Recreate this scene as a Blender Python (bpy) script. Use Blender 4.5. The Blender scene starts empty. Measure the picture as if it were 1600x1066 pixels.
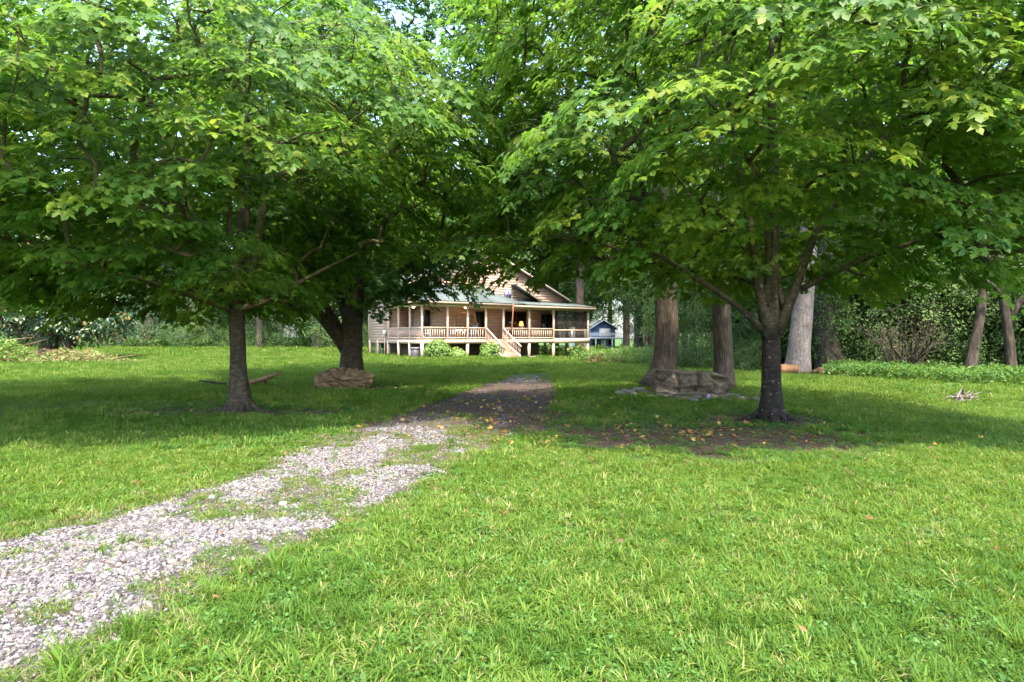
import bpy, math, random
import numpy as np
from mathutils import Vector, Matrix, noise as mnoise

S = bpy.context.scene
COL = S.collection
R = math.radians

# ------------------------------------------------------------------ camera, sky, sun, exposure
FPX, HOR, EYE = 900.0, 527.0, 1.6            # focal length in photo pixels, horizon row, eye height
cam_d = bpy.data.cameras.new('camera')
cam = bpy.data.objects.new('camera', cam_d)
COL.objects.link(cam)
cam.location = (0, 0, EYE)
cam.rotation_euler = (R(90), 0, 0)
cam_d.sensor_width = 36
cam_d.lens = 36 * FPX / 1600
cam_d.shift_y = -(533 - HOR) / 1600
cam_d.clip_start = 0.05
cam_d.clip_end = 3000
S.camera = cam

SUN_DIR = Vector((0.14, -0.45, 0.88)).normalized()     # towards the sun
sun_el = math.asin(SUN_DIR.z)
sun_az = math.atan2(SUN_DIR.x, SUN_DIR.y)              # clockwise from +Y
W = bpy.data.worlds.new('World')
S.world = W
W.use_nodes = True
wn = W.node_tree.nodes
bg = wn['Background']
sky = wn.new('ShaderNodeTexSky')
sky.sky_type = 'NISHITA'
sky.sun_disc = False
sky.sun_elevation = sun_el
sky.sun_rotation = sun_az
sky.air_density = 1.0
sky.dust_density = 2.2
sky.ozone_density = 1.0
W.node_tree.links.new(sky.outputs[0], bg.inputs[0])
bg.inputs[1].default_value = 0.15

sun_d = bpy.data.lights.new('sun', 'SUN')
sun_d.energy = 2.0
sun_d.angle = R(2.0)
sun_d.color = (1.0, 0.90, 0.72)
sun = bpy.data.objects.new('sun', sun_d)
COL.objects.link(sun)
sun.rotation_euler = SUN_DIR.to_track_quat('Z', 'Y').to_euler()
sun.location = (0, 0, 40)

S.view_settings.view_transform = 'Standard'
S.view_settings.look = 'None'
S.view_settings.exposure = 2.88
S.view_settings.gamma = 1.0
S.view_settings.use_curve_mapping = False
S.render.engine = 'CYCLES'
cy = S.cycles
cy.max_bounces = 6
cy.diffuse_bounces = 4
cy.glossy_bounces = 2
cy.transmission_bounces = 5
cy.transparent_max_bounces = 8
cy.caustics_reflective = False
cy.caustics_refractive = False
cy.use_denoising = True
cy.use_adaptive_sampling = True
cy.adaptive_threshold = 0.015

# ------------------------------------------------------------------ small numeric helpers
def at(px, py, d):
    return np.array([(px - 800) / FPX * d, d, EYE + (HOR - py) / FPX * d])

def sstep(a, b, x):
    t = np.clip((np.asarray(x, float) - a) / (b - a), 0, 1)
    return t * t * (3 - 2 * t)

def vnoise(x, y, seed=0):
    x = np.asarray(x, float); y = np.asarray(y, float)
    xi = np.floor(x).astype(np.int64); yi = np.floor(y).astype(np.int64)
    fx = x - xi; fy = y - yi
    fx = fx * fx * (3 - 2 * fx); fy = fy * fy * (3 - 2 * fy)
    def h(a, b):
        n = (a * 374761393 + b * 668265263 + seed * 974634777) & 0x7fffffff
        n = ((n ^ (n >> 13)) * 1274126177) & 0x7fffffff
        return ((n ^ (n >> 16)) & 0xffff) / 65535.0
    a = h(xi, yi); b = h(xi + 1, yi); c = h(xi, yi + 1); d = h(xi + 1, yi + 1)
    return (a * (1 - fx) + b * fx) * (1 - fy) + (c * (1 - fx) + d * fx) * fy

def fbm(x, y, seed=0, oct=3):
    t = 0; a = .5; s = 0
    for o in range(oct):
        t = t + a * vnoise(x * 2 ** o, y * 2 ** o, seed + o * 17); s += a; a *= .5
    return t / s

def ground_z(x, y):
    x = np.asarray(x, float); y = np.asarray(y, float)
    z = .22 * sstep(26, 38, y) * sstep(4, -3, x)
    z = z + .42 * sstep(42, 62, y) * sstep(-6, -14, x)
    z = z - .12 * sstep(36, 46, y) * sstep(2, 8, x)
    z = z - .12 * sstep(60, 95, y) * sstep(2, 8, x)
    z = z + .05 * (fbm(x * .35, y * .35, 5, 2) - .5) * sstep(3, 6, y)
    z = z + .12 * np.exp(-(((x - .7) / 5.) ** 2 + ((y - 31) / 5.) ** 2))
    return z

def gz(x, y):
    return float(ground_z(x, y))

# ------------------------------------------------------------------ object helpers
def link(o, parent=None):
    COL.objects.link(o)
    if parent is not None:
        o.parent = parent
    return o

def tag(o, label=None, cat=None, group=None, kind=None):
    if label: o['label'] = label
    if cat: o['category'] = cat
    if group: o['group'] = group
    if kind: o['kind'] = kind
    return o

def empty(name, loc=(0, 0, 0), rz=0, label=None, cat=None, group=None):
    o = bpy.data.objects.new(name, None)
    o.empty_display_size = .2
    link(o)
    o.location = loc; o.rotation_euler = (0, 0, rz)
    return tag(o, label, cat, group)

class MB:
    """collects vertices and faces (numpy) for ONE mesh"""
    def __init__(s):
        s.v = []; s.f = []; s.n = 0; s.tint = []
    def add(s, v, faces, tint=None):
        v = np.asarray(v, float).reshape(-1, 3)
        for f in faces if isinstance(faces, list) else [faces]:
            f = np.asarray(f, np.int64)
            s.f.append(f + s.n)
        s.v.append(v)
        s.tint.append(np.full(len(v), .5) if tint is None else np.broadcast_to(np.asarray(tint, float), (len(v),)))
        s.n += len(v)
    def box(s, a, b, tint=None):
        (x0, y0, z0), (x1, y1, z1) = a, b
        v = [(x0, y0, z0), (x1, y0, z0), (x1, y1, z0), (x0, y1, z0), (x0, y0, z1), (x1, y0, z1), (x1, y1, z1), (x0, y1, z1)]
        s.add(v, [np.array([(0, 3, 2, 1), (4, 5, 6, 7), (0, 1, 5, 4), (1, 2, 6, 5), (2, 3, 7, 6), (3, 0, 4, 7)])], tint)
        return s
    def prism(s, bottom, top, tint=None):
        n = len(bottom)
        v = list(bottom) + list(top)
        s.add(v, [np.array([list(range(n))[::-1]]), np.array([[n + i for i in range(n)]]),
                  np.array([(i, (i + 1) % n, n + (i + 1) % n, n + i) for i in range(n)])], tint)
        return s
    def bar(s, p, q, w, h=None, up=(0, 0, 1)):
        p = np.array(p, float); q = np.array(q, float); h = w if h is None else h
        d = q - p; d /= np.linalg.norm(d)
        a = np.cross(d, np.array(up, float)); 
        if np.linalg.norm(a) < 1e-3: a = np.cross(d, (0, 1, 0))
        a /= np.linalg.norm(a); b = np.cross(a, d)
        c = [(-w / 2, -h / 2), (w / 2, -h / 2), (w / 2, h / 2), (-w / 2, h / 2)]
        return s.prism([p + a * i + b * j for i, j in c], [q + a * i + b * j for i, j in c])
    def tube(s, pts, rad, sides=8, rough=0., seed=0, cap=True, flare=0., tint=None):
        pts = np.asarray(pts, float); rad = np.asarray(rad, float)
        n = len(pts)
        t = np.gradient(pts, axis=0); t /= np.linalg.norm(t, axis=1)[:, None] + 1e-9
        ref = np.array([1., 0, 0]) if abs(t[0][0]) < .8 else np.array([0, 1., 0])
        a = np.cross(t, ref); a /= np.linalg.norm(a, axis=1)[:, None] + 1e-9
        b = np.cross(t, a)
        an = np.arange(sides) / sides * 2 * math.pi
        rr = rad[:, None] * np.ones((n, sides))
        if rough:
            kk = np.arange(n)[:, None] * .35 + seed * 7.3
            rr = rr * (1 + rough * (np.sin(3 * an + kk * .9 + seed) * .35 + np.sin(7 * an + kk * 2.1 + seed * 2) * .3 + np.sin(5 * an - kk * 3.3) * .25))
        v = pts[:, None, :] + rr[:, :, None] * (np.cos(an)[None, :, None] * a[:, None, :] + np.sin(an)[None, :, None] * b[:, None, :])
        v = v.reshape(-1, 3)
        i = np.arange(n - 1)[:, None] * sides; j = np.arange(sides)[None, :]; j2 = (j + 1) % sides
        q = np.stack([i + j, i + sides + j, i + sides + j2, i + j2], -1).reshape(-1, 4)
        fs = [q]
        if cap:
            fs += [np.array([list(range(sides))[::-1]])[:, ::-1], np.array([[(n - 1) * sides + k for k in range(sides)]])[:, ::-1]]
        s.add(v, fs, tint)
        return s
    def mesh(s, name, mats, smooth=False, tint=False):
        me = bpy.data.meshes.new(name)
        V = np.concatenate(s.v) if s.v else np.zeros((0, 3))
        loops = np.concatenate([f.ravel() for f in s.f])
        tot = np.concatenate([np.full(len(f), f.shape[1]) for f in s.f])
        start = np.concatenate([[0], np.cumsum(tot)[:-1]])
        me.vertices.add(len(V)); me.vertices.foreach_set('co', V.astype(np.float32).ravel())
        me.loops.add(len(loops)); me.loops.foreach_set('vertex_index', loops.astype(np.int32))
        me.polygons.add(len(tot)); me.polygons.foreach_set('loop_start', start.astype(np.int32))
        me.polygons.foreach_set('loop_total', tot.astype(np.int32))
        if smooth:
            me.polygons.foreach_set('use_smooth', np.ones(len(tot), bool))
        if tint:
            at_ = me.attributes.new('tint', 'FLOAT', 'POINT')
            at_.data.foreach_set('value', np.concatenate(s.tint).astype(np.float32))
        for m in mats if isinstance(mats, (list, tuple)) else [mats]:
            me.materials.append(m)
        me.update(calc_edges=True)
        return me
    def build(s, name, mat, parent=None, smooth=False, tint=False, loc=None):
        o = bpy.data.objects.new(name, s.mesh(name, mat, smooth, tint))
        link(o, parent)
        if loc is not None: o.location = loc
        return o

def put(name, me, parent=None, loc=(0, 0, 0), rot=(0, 0, 0), scale=(1, 1, 1)):
    o = bpy.data.objects.new(name, me)
    link(o, parent)
    o.location = loc; o.rotation_euler = rot; o.scale = scale
    return o

# ------------------------------------------------------------------ materials
class NT:
    def __init__(s, name):
        s.m = bpy.data.materials.new(name); s.m.use_nodes = True
        s.t = s.m.node_tree; s.n = s.t.nodes; s.n.clear()
        s.out = s.n.new('ShaderNodeOutputMaterial')
    def node(s, typ, **kw):
        n = s.n.new(typ)
        for k, v in kw.items():
            if hasattr(n, k): setattr(n, k, v)
            else: n.inputs[k.replace('_', ' ')].default_value = v
        return n
    def l(s, a, b): s.t.links.new(a, b)
    def coord(s, which='Object', scale=(1, 1, 1)):
        c = s.node('ShaderNodeTexCoord'); mp = s.node('ShaderNodeMapping')
        mp.inputs['Scale'].default_value = scale
        s.l(c.outputs[which], mp.inputs[0]); return mp.outputs[0]
    def noise(s, vec, scale, detail=4, rough=.55, dist=0):
        n = s.node('ShaderNodeTexNoise'); n.inputs['Scale'].default_value = scale
        n.inputs['Detail'].default_value = detail; n.inputs['Roughness'].default_value = rough
        n.inputs['Distortion'].default_value = dist
        if vec is not None: s.l(vec, n.inputs['Vector'])
        return n.outputs['Fac']
    def ramp(s, fac, stops, interp='LINEAR'):
        r = s.node('ShaderNodeValToRGB'); cr = r.color_ramp; cr.interpolation = interp
        while len(cr.elements) < len(stops): cr.elements.new(.5)
        for e, (p, c) in zip(cr.elements, stops):
            e.position = p; e.color = tuple(c) + (1,) if len(c) == 3 else c
        s.l(fac, r.inputs[0]); return r.outputs[0]
    def mix(s, fac, a, b, typ='MIX'):
        m = s.node('ShaderNodeMix'); m.data_type = 'RGBA'; m.blend_type = typ
        for sock, v in ((m.inputs[0], fac), (m.inputs[6], a), (m.inputs[7], b)):
            if isinstance(v, (int, float)): sock.default_value = v
            elif isinstance(v, tuple): sock.default_value = v + (1,) if len(v) == 3 else v
            else: s.l(v, sock)
        return m.outputs[2]
    def math(s, op, a, b=0.):
        m = s.node('ShaderNodeMath'); m.operation = op
        for sock, v in ((m.inputs[0], a), (m.inputs[1], b)):
            if isinstance(v, (int, float)): sock.default_value = v
            else: s.l(v, sock)
        return m.outputs[0]
    def bump(s, h, strength=.5, dist=.02):
        b = s.node('ShaderNodeBump'); b.inputs['Strength'].default_value = strength; b.inputs['Distance'].default_value = dist
        s.l(h, b.inputs['Height']); return b.outputs[0]
    def pbsdf(s, col, rough=.7, spec=.3, normal=None, metallic=0.):
        p = s.node('ShaderNodeBsdfPrincipled')
        for k, v in (('Base Color', col), ('Roughness', rough), ('Specular IOR Level', spec), ('Metallic', metallic)):
            if isinstance(v, (int, float)): p.inputs[k].default_value = v
            elif isinstance(v, tuple): p.inputs[k].default_value = v + (1,)
            else: s.l(v, p.inputs[k])
        if normal is not None: s.l(normal, p.inputs['Normal'])
        return p.outputs[0]
    def done(s, sh):
        s.l(sh, s.out.inputs[0]); return s.m

def leaf_mat(name, stops, trans=(0.30, 0.42, 0.03), tfac=.38, rough=.42, spec=.45, rand=.0):
    t = NT(name)
    a = t.node('ShaderNodeAttribute', attribute_name='tint')
    f = a.outputs['Fac']
    if rand:
        oi = t.node('ShaderNodeObjectInfo')
        f = t.math('ADD', f, t.math('MULTIPLY', t.math('SUBTRACT', oi.outputs['Random'], .5), rand))
    c = t.ramp(f, stops)
    p = t.pbsdf(c, rough, spec)
    tr = t.node('ShaderNodeBsdfTranslucent')
    t.l(t.mix(.55, c, trans), tr.inputs[0])
    mx = t.node('ShaderNodeMixShader'); mx.inputs[0].default_value = tfac
    t.l(p, mx.inputs[1]); t.l(tr.outputs[0], mx.inputs[2])
    return t.done(mx.outputs[0])

def bark_mat(name, dark, mid, light, vscale=(14, 14, 2.2), bump=.9, spots=None, spot_amt=.62, dist=.03):
    t = NT(name)
    v = t.coord('Object', vscale)
    n = t.noise(v, 1.0, 6, .62, .6)
    c = t.ramp(n, [(.28, dark), (.5, mid), (.72, light)])
    v2 = t.coord('Object', (1, 1, 1))
    big = t.noise(v2, 1.7, 3)
    c = t.mix(t.math('MULTIPLY', t.ramp(big, [(.4, (0, 0, 0)), (.7, (1, 1, 1))]), .5), c, dark, 'MIX')
    if spots:
        sp = t.noise(t.coord('Object', (13, 13, 22)), 1.0, 5, .7)
        c = t.mix(t.ramp(sp, [(spot_amt, (0, 0, 0)), (spot_amt + .06, (1, 1, 1))]), c, spots)
    return t.done(t.pbsdf(c, .9, .15, t.bump(n, bump, dist)))

def plain(name, col, rough=.6, spec=.3, var=.12, scale=3., metallic=0., bump=0.):
    t = NT(name)
    n = t.noise(t.coord('Object'), scale, 5, .6)
    lo = tuple(x * (1 - var) for x in col); hi = tuple(min(1, x * (1 + var)) for x in col)
    c = t.ramp(n, [(.3, lo), (.7, hi)])
    return t.done(t.pbsdf(c, rough, spec, t.bump(n, bump, .01) if bump else None, metallic))

M = {}
M['maple'] = leaf_mat('maple_leaf', [(0, (.034, .094, .022)), (.45, (.076, .152, .023)), (.75, (.128, .188, .018)), (1, (.20, .23, .014))], (.25, .47, .045), .50, .5, .28)
M['maple_dark'] = leaf_mat('maple_leaf_dark', [(0, (.024, .075, .020)), (.5, (.050, .118, .024)), (1, (.10, .17, .022))], (.22, .43, .05), .48, .5, .28)
M['wood_leaf'] = leaf_mat('woodland_leaf', [(0, (.026, .070, .022)), (.5, (.052, .118, .030)), (1, (.11, .18, .045))], (.28, .42, .06), .40, .55, .3, rand=.6)
M['pale_leaf'] = leaf_mat('pale_leaf', [(0, (.035, .08, .022)), (.5, (.070, .135, .032)), (1, (.13, .20, .05))], (.30, .42, .06), .4, .6, .3, rand=.4)
M['cedar'] = leaf_mat('cedar_needles', [(0, (.020, .045, .022)), (.5, (.036, .075, .034)), (1, (.07, .12, .05))], (.15, .25, .06), .2, .7, .2, rand=.4)
M['magnolia'] = leaf_mat('magnolia_leaf', [(0, (.014, .040, .014)), (.6, (.030, .075, .022)), (.86, (.05, .10, .03)), (.93, (.17, .10, .03)), (1, (.26, .16, .05))], (.2, .3, .03), .15, .36, .4)
M['bush'] = leaf_mat('bush_leaf', [(0, (.06, .13, .025)), (.5, (.12, .22, .04)), (1, (.24, .33, .09))], (.36, .5, .06), .35, .5, .35)
M['weed'] = leaf_mat('weed_leaf', [(0, (.03, .085, .02)), (.5, (.06, .15, .03)), (1, (.12, .22, .05))], (.34, .46, .04), .38, .55, .3)
M['grass'] = leaf_mat('grass_blade', [(0, (.032, .086, .011)), (.45, (.064, .136, .016)), (.8, (.110, .180, .026)), (.93, (.18, .23, .045)), (1, (.30, .25, .12))], (.33, .44, .035), .38, .6, .16, rand=.35)
M['dry'] = leaf_mat('dry_grass', [(0, (.06, .10, .02)), (.35, (.13, .13, .05)), (1, (.28, .22, .12))], (.35, .3, .13), .3, .7, .2, rand=.5)
M['litter'] = leaf_mat('fallen_leaf', [(0, (.08, .035, .02)), (.4, (.18, .08, .035)), (.7, (.34, .20, .045)), (1, (.45, .31, .06))], (.6, .4, .08), .2, .6, .3)

M['bark_maple'] = bark_mat('maple_bark', (.018, .014, .010), (.050, .040, .028), (.105, .085, .058), (11, 11, 16), .8, (.20, .20, .15), .66)
M['bark_limb'] = bark_mat('maple_limb_bark', (.035, .028, .015), (.085, .070, .038), (.15, .125, .075), (9, 9, 20), .6, (.2, .2, .13), .68)
M['bark_black'] = bark_mat('blackened_maple_bark', (.006, .005, .005), (.016, .013, .011), (.035, .028, .022), (11, 11, 20), .8, (.34, .30, .23), .665)
t = NT('stained_maple_bark')
_n = t.noise(t.coord('Object', (11, 11, 18)), 1.0, 6, .62, .5)
_blk = t.ramp(_n, [(.3, (.006, .005, .005)), (.55, (.018, .014, .012)), (.72, (.045, .036, .028))])
_olv = t.ramp(_n, [(.28, (.020, .017, .010)), (.5, (.055, .046, .027)), (.72, (.115, .098, .06))])
_sx = t.node('ShaderNodeSeparateXYZ'); t.l(t.coord('Object'), _sx.inputs[0])
_h = t.math('ADD', _sx.outputs[2], t.math('MULTIPLY', t.math('SUBTRACT', t.noise(t.coord('Object', (5, 5, 1.2)), 1.0, 4), .5), 2.2))
_c = t.mix(t.ramp(t.math('MULTIPLY', _h, .25), [(.36, (0, 0, 0)), (.72, (1, 1, 1))]), _blk, _olv)
_sp = t.noise(t.coord('Object', (13, 13, 20)), 1.0, 5, .7)
_c = t.mix(t.ramp(_sp, [(.635, (0, 0, 0)), (.67, (1, 1, 1))]), _c, (.34, .30, .23))
M['bark_stain'] = t.done(t.pbsdf(_c, .85, .2, t.bump(_n, .8, .03)))
M['bark_tall'] = bark_mat('ridged_bark', (.022, .016, .012), (.082, .060, .046), (.175, .138, .112), (26, 26, 2.6), 1.0, None, .6, .05)
M['bark_pale'] = bark_mat('pale_flaky_bark', (.07, .056, .050), (.165, .138, .125), (.27, .235, .215), (14, 14, 5), 1.0, (.42, .39, .36), .60, .03)
M['bark_wood'] = bark_mat('woodland_bark', (.018, .014, .011), (.055, .043, .033), (.11, .088, .068), (12, 12, 2.4), .9)
M['dead_wood'] = bark_mat('dead_wood', (.09, .055, .03), (.24, .15, .085), (.42, .29, .18), (4, 4, 20), .6)

# ------------------------------------------------------------------ leaf templates and foliage
def half_leaf(pts, mid):
    """pts: right half outline from base to tip; both halves fanned from the midrib point"""
    n = len(pts)
    v = [mid] + list(pts) + [(-x, y, z) for x, y, z in pts[1:-1]]
    tr = [(0, 1 + i, 2 + i) for i in range(n - 1)]
    left = [1] + [1 + n + i for i in range(n - 2)] + [n]
    tr += [(0, left[i + 1], left[i]) for i in range(n - 1)]
    return np.array(v, float), np.array(tr)
MAPLE = half_leaf([(0, .0, 0), (.32, -.16, -.03), (.20, .10, .03), (.66, .40, -.08), (.16, .43, .04), (.25, .69, .0), (0, 1.0, -.12)], (0, .28, .06))
MAPLE_LOW = half_leaf([(0, .0, 0), (.30, -.14, -.02), (.64, .40, -.06), (.17, .45, .02), (0, 1.0, -.10)], (0, .28, .05))
OVAL = half_leaf([(0, 0, 0), (.20, .25, -.02), (.22, .6, -.04), (0, 1, -.12)], (0, .45, .05))
DIAM = (np.array([(0, 0, 0), (.28, .5, -.05), (0, 1, -.06), (-.28, .5, -.05)], float), np.array([(0, 1, 2), (0, 2, 3)]))
NEEDLE = (np.array([(0, 0, 0), (.12, .5, -.03), (0, 1, -.1), (-.12, .5, -.03)], float), np.array([(0, 1, 2), (0, 2, 3)]))

def unit(a):
    return a / (np.linalg.norm(a, axis=-1, keepdims=True) + 1e-9)

def add_leaves(mb, tmpl, pos, tip, nor, size, tint):
    tv, tt = tmpl
    y = unit(tip); x = unit(np.cross(y, nor)); z = np.cross(x, y)
    n = len(pos)
    V = pos[:, None, :] + size[:, None, None] * (tv[None, :, 0:1] * x[:, None, :] + tv[None, :, 1:2] * y[:, None, :] + tv[None, :, 2:3] * z[:, None, :])
    F = (np.arange(n)[:, None, None] * len(tv) + tt[None]).reshape(-1, 3)
    mb.add(V.reshape(-1, 3), [F], np.repeat(np.clip(tint, 0, 1), len(tv)))

def sprays(rng, mb, tmpl, cen, out, leaves, rad, size, tintbase, flat=.09, droop=.25, tilt=.38, spread=1.25, tvar=.16):
    """plate-like sprays of leaves: cen (n,3) centres, out (n,3) outward directions"""
    n = len(cen); L = leaves
    o = out.copy(); o[:, 2] *= .3; o = unit(o)
    up = np.array([0, 0, 1.])
    nrm = unit(up + o * tilt + rng.normal(0, .18, (n, 3)))
    o = unit(o - nrm * (o * nrm).sum(1, keepdims=True)); t = np.cross(nrm, o)
    a = rng.normal(0, spread, (n, L)); rho = rad[:, None] * np.sqrt(rng.random((n, L))) * (.45 + .55 * rng.random((n, L)) ** .4)
    d = np.cos(a)[..., None] * o[:, None] + np.sin(a)[..., None] * t[:, None]
    p = cen[:, None] + d * rho[..., None] + nrm[:, None] * rng.normal(0, flat, (n, L))[..., None]
    p[..., 2] -= droop * rho ** 2 / np.maximum(rad[:, None], .1)
    a2 = a + rng.normal(0, .65, (n, L))
    tip = np.cos(a2)[..., None] * o[:, None] + np.sin(a2)[..., None] * t[:, None]
    tip[..., 2] -= .25 + .3 * rng.random((n, L))
    ln = unit(nrm[:, None] + rng.normal(0, .27, (n, L, 3)))
    sz = size * (.5 + .75 * rng.random((n, L)) ** .8)
    ti = tintbase[:, None] + rng.normal(0, tvar, (n, L))
    add_leaves(mb, tmpl, p.reshape(-1, 3), tip.reshape(-1, 3), ln.reshape(-1, 3), sz.ravel(), ti.ravel())

def shell(rng, c, r, n, fmin=.5, mind=.5, zmin=-1e9, lump=.16, power=.5, keep=None):
    """scattered spray centres filling the outer part of a lumpy ellipsoid"""
    c = np.array(c, float); r = np.array(r, float)
    ph = rng.random((6, 3)) * 6.28; fr = rng.normal(0, 2.6, (6, 3))
    out = np.zeros((0, 3)); tries = 0
    while len(out) < n and tries < 60:
        tries += 1
        d = unit(rng.normal(0, 1, (n, 3)))
        f = fmin + (1 - fmin) * rng.random(n) ** power
        lm = 1 + lump * np.sin(d @ fr.T + ph[:, 0]).sum(1) / 2.0
        p = c + d * r * (f * lm)[:, None]
        p = p[p[:, 2] > zmin]
        if keep is not None: p = p[keep(p)]
        for q in p:
            if len(out) == 0 or ((out - q) ** 2).sum(1).min() > mind ** 2:
                out = np.vstack([out, q])
                if len(out) >= n: break
        if tries % 12 == 0: mind *= .8
    return out

def bez(a, b, lift, n, rng, jit):
    t = np.linspace(0, 1, n + 1)[1:, None]
    m = (a + b) / 2 + np.array([0, 0, lift])
    p = (1 - t) ** 2 * a + 2 * t * (1 - t) * m + t ** 2 * b
    if n > 1: p[:-1] += rng.normal(0, jit, (n - 1, 3))
    return p

def resample(pts, step):
    pts = np.asarray(pts, float)
    seg = np.linalg.norm(np.diff(pts[:, :3], axis=0), axis=1); s = np.concatenate([[0], np.cumsum(seg)])
    n = max(2, int(s[-1] / step) + 1)
    # smooth (Catmull-Rom like) through linear then averaging
    q = np.linspace(0, s[-1], n)
    o = np.stack([np.interp(q, s, pts[:, k]) for k in range(pts.shape[1])], 1)
    for _ in range(2):
        o[1:-1] = (o[:-2] + 2 * o[1:-1] + o[2:]) / 4
    return o

def skeleton(rng, mbig, mtwig, stems, targets, crown_base, twigr=.010, big_sides=14, rough=.12, sides=6, jit=.05, seg=5, lift=.16, expo=.44):
    """stems: list of polylines (x,y,z,r); the first is the trunk. Connects every target to the nearest wood."""
    P = []; RR = []; PAR = []
    chains = []
    for k, st in enumerate(stems):
        rs = resample(st, .28)
        mbig.tube(rs[:, :3], rs[:, 3], big_sides if k == 0 else 9, rough, seed=k + 1)
        base = -1
        if k and P: base = int(((np.array(P) - rs[0, :3]) ** 2).sum(1).argmin())
        for row in rs:
            P.append(row[:3]); RR.append(row[3]); PAR.append(base); base = len(P) - 1
    P = np.array(P); RR = list(RR)
    usable = P[:, 2] > crown_base
    ok = list(usable)
    axis = P[0]
    order = np.argsort([np.min(np.linalg.norm(P[usable] - t, axis=1)) for t in targets])
    pts = [p for p in P]
    cnt_tip = []
    buf = np.zeros((len(P) + len(targets) * seg, 3)); buf[:len(P)] = P; n = len(P)
    okb = np.zeros(len(buf), bool); okb[:n] = usable
    par = list(PAR)
    for ti in order:
        t = targets[ti]
        d = np.linalg.norm(buf[:n] - t, axis=1)
        cost = d + 1.1 * np.maximum(0, buf[:n, 2] - t[2] + .1) + (~okb[:n]) * 1e6
        j = int(cost.argmin()); L = d[j]
        k = max(2, min(seg, int(L / .35) + 1))
        q = bez(buf[j], t, lift * L * (1 if t[2] >= buf[j][2] else .6), k, rng, jit * min(L, 1.2))
        idx = [j]; pr = j
        for row in q:
            buf[n] = row; okb[n] = True; par.append(pr); pr = n; idx.append(n); n += 1
        chains.append(idx); cnt_tip.append(pr)
    cnt = np.zeros(n); cnt[cnt_tip] = 1
    for i in range(n - 1, 0, -1):
        if par[i] >= 0: cnt[par[i]] += cnt[i]
    rad = twigr * np.maximum(cnt, 1) ** expo
    for idx in chains:
        r = rad[idx].copy(); r[0] = min(r[0], r[1] * 1.25); r[-1] *= .5
        mtwig.tube(buf[idx], r, sides if r[0] > .02 else 4, 0, cap=False)
    return

def twigs(rng, mb, cen, out, rad, k=4, r=.005):
    n = len(cen)
    o = out.copy(); o[:, 2] *= .3; o = unit(o); t = np.cross(np.array([0, 0, 1.]), o)
    for i in range(n):
        for _ in range(k):
            a = rng.normal(0, .9); d = math.cos(a) * o[i] + math.sin(a) * t[i]
            L = rad[i] * (.6 + .4 * rng.random())
            p0 = cen[i]; p1 = p0 + d * L * .5 + (0, 0, .03); p2 = p0 + d * L + (0, 0, -.12 * L)
            mb.tube([p0, p1, p2], [r, r * .8, r * .4], 3, cap=False)

# ------------------------------------------------------------------ masks on the ground (world metres)
def gpt(px, py):                                   # photo point on flat ground
    d = EYE * FPX / (py - HOR); return ((px - 800) / FPX * d, d)
_L = [(-260, 905), (0, 842), (200, 797), (400, 737), (520, 684), (640, 643), (740, 606), (778, 594), (800, 586)]
_Rr = [(-260, 1235), (90, 1030), (300, 925), (480, 850), (640, 765), (740, 706), (830, 662), (874, 626), (862, 586)]
DL = resample(np.array([gpt(*p) for p in _L]), .25); DR = resample(np.array([gpt(*p) for p in _Rr]), .25)
def _even(a, n):
    s = np.concatenate([[0], np.cumsum(np.linalg.norm(np.diff(a, axis=0), axis=1))])
    q = np.linspace(0, s[-1], n); return np.stack([np.interp(q, s, a[:, 0]), np.interp(q, s, a[:, 1])], 1)
NS = 160
DL = _even(DL, NS); DR = _even(DR, NS)
DPOLY = np.concatenate([DL, DR[::-1]])

def inside(poly, x, y):
    x = np.asarray(x, float); y = np.asarray(y, float); r = np.zeros(x.shape, bool); n = len(poly)
    for i in range(n):
        x0, y0 = poly[i]; x1, y1 = poly[(i + 1) % n]
        c = ((y0 > y) != (y1 > y)) & (x < (x1 - x0) * (y - y0) / (y1 - y0 + 1e-12) + x0)
        r ^= c
    return r

def edge_dist(x, y):
    """distance to the drive's long edges"""
    p = np.stack([np.asarray(x, float).ravel(), np.asarray(y, float).ravel()], 1)
    e = np.concatenate([DL, DR]); out = np.empty(len(p))
    for i in range(0, len(p), 20000):
        out[i:i + 20000] = np.sqrt(((p[i:i + 20000, None] - e[None]) ** 2).sum(2).min(1))
    return out.reshape(np.shape(x))

def drive_grass(x, y):
    """how grassy a spot of the drive is: a broken middle strip and a ragged right-hand side"""
    p = np.stack([np.ravel(x), np.ravel(y)], 1); dl = np.empty(len(p)); dr = np.empty(len(p))
    for i in range(0, len(p), 20000):
        q = p[i:i + 20000, None]
        dl[i:i + 20000] = np.sqrt(((q - DL[None]) ** 2).sum(2).min(1)); dr[i:i + 20000] = np.sqrt(((q - DR[None]) ** 2).sum(2).min(1))
    fr = (dl / (dl + dr + 1e-6)).reshape(np.shape(x))
    n = fbm(np.asarray(x) * 1.5, np.asarray(y) * 1.5, 121, 4)
    return n + .10 * np.exp(-((fr - .45) / .11) ** 2) + .10 * sstep(.62, .95, fr) + .10 * sstep(.90, 1., fr) + .13 * sstep(.12, .0, fr) - .53

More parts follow.
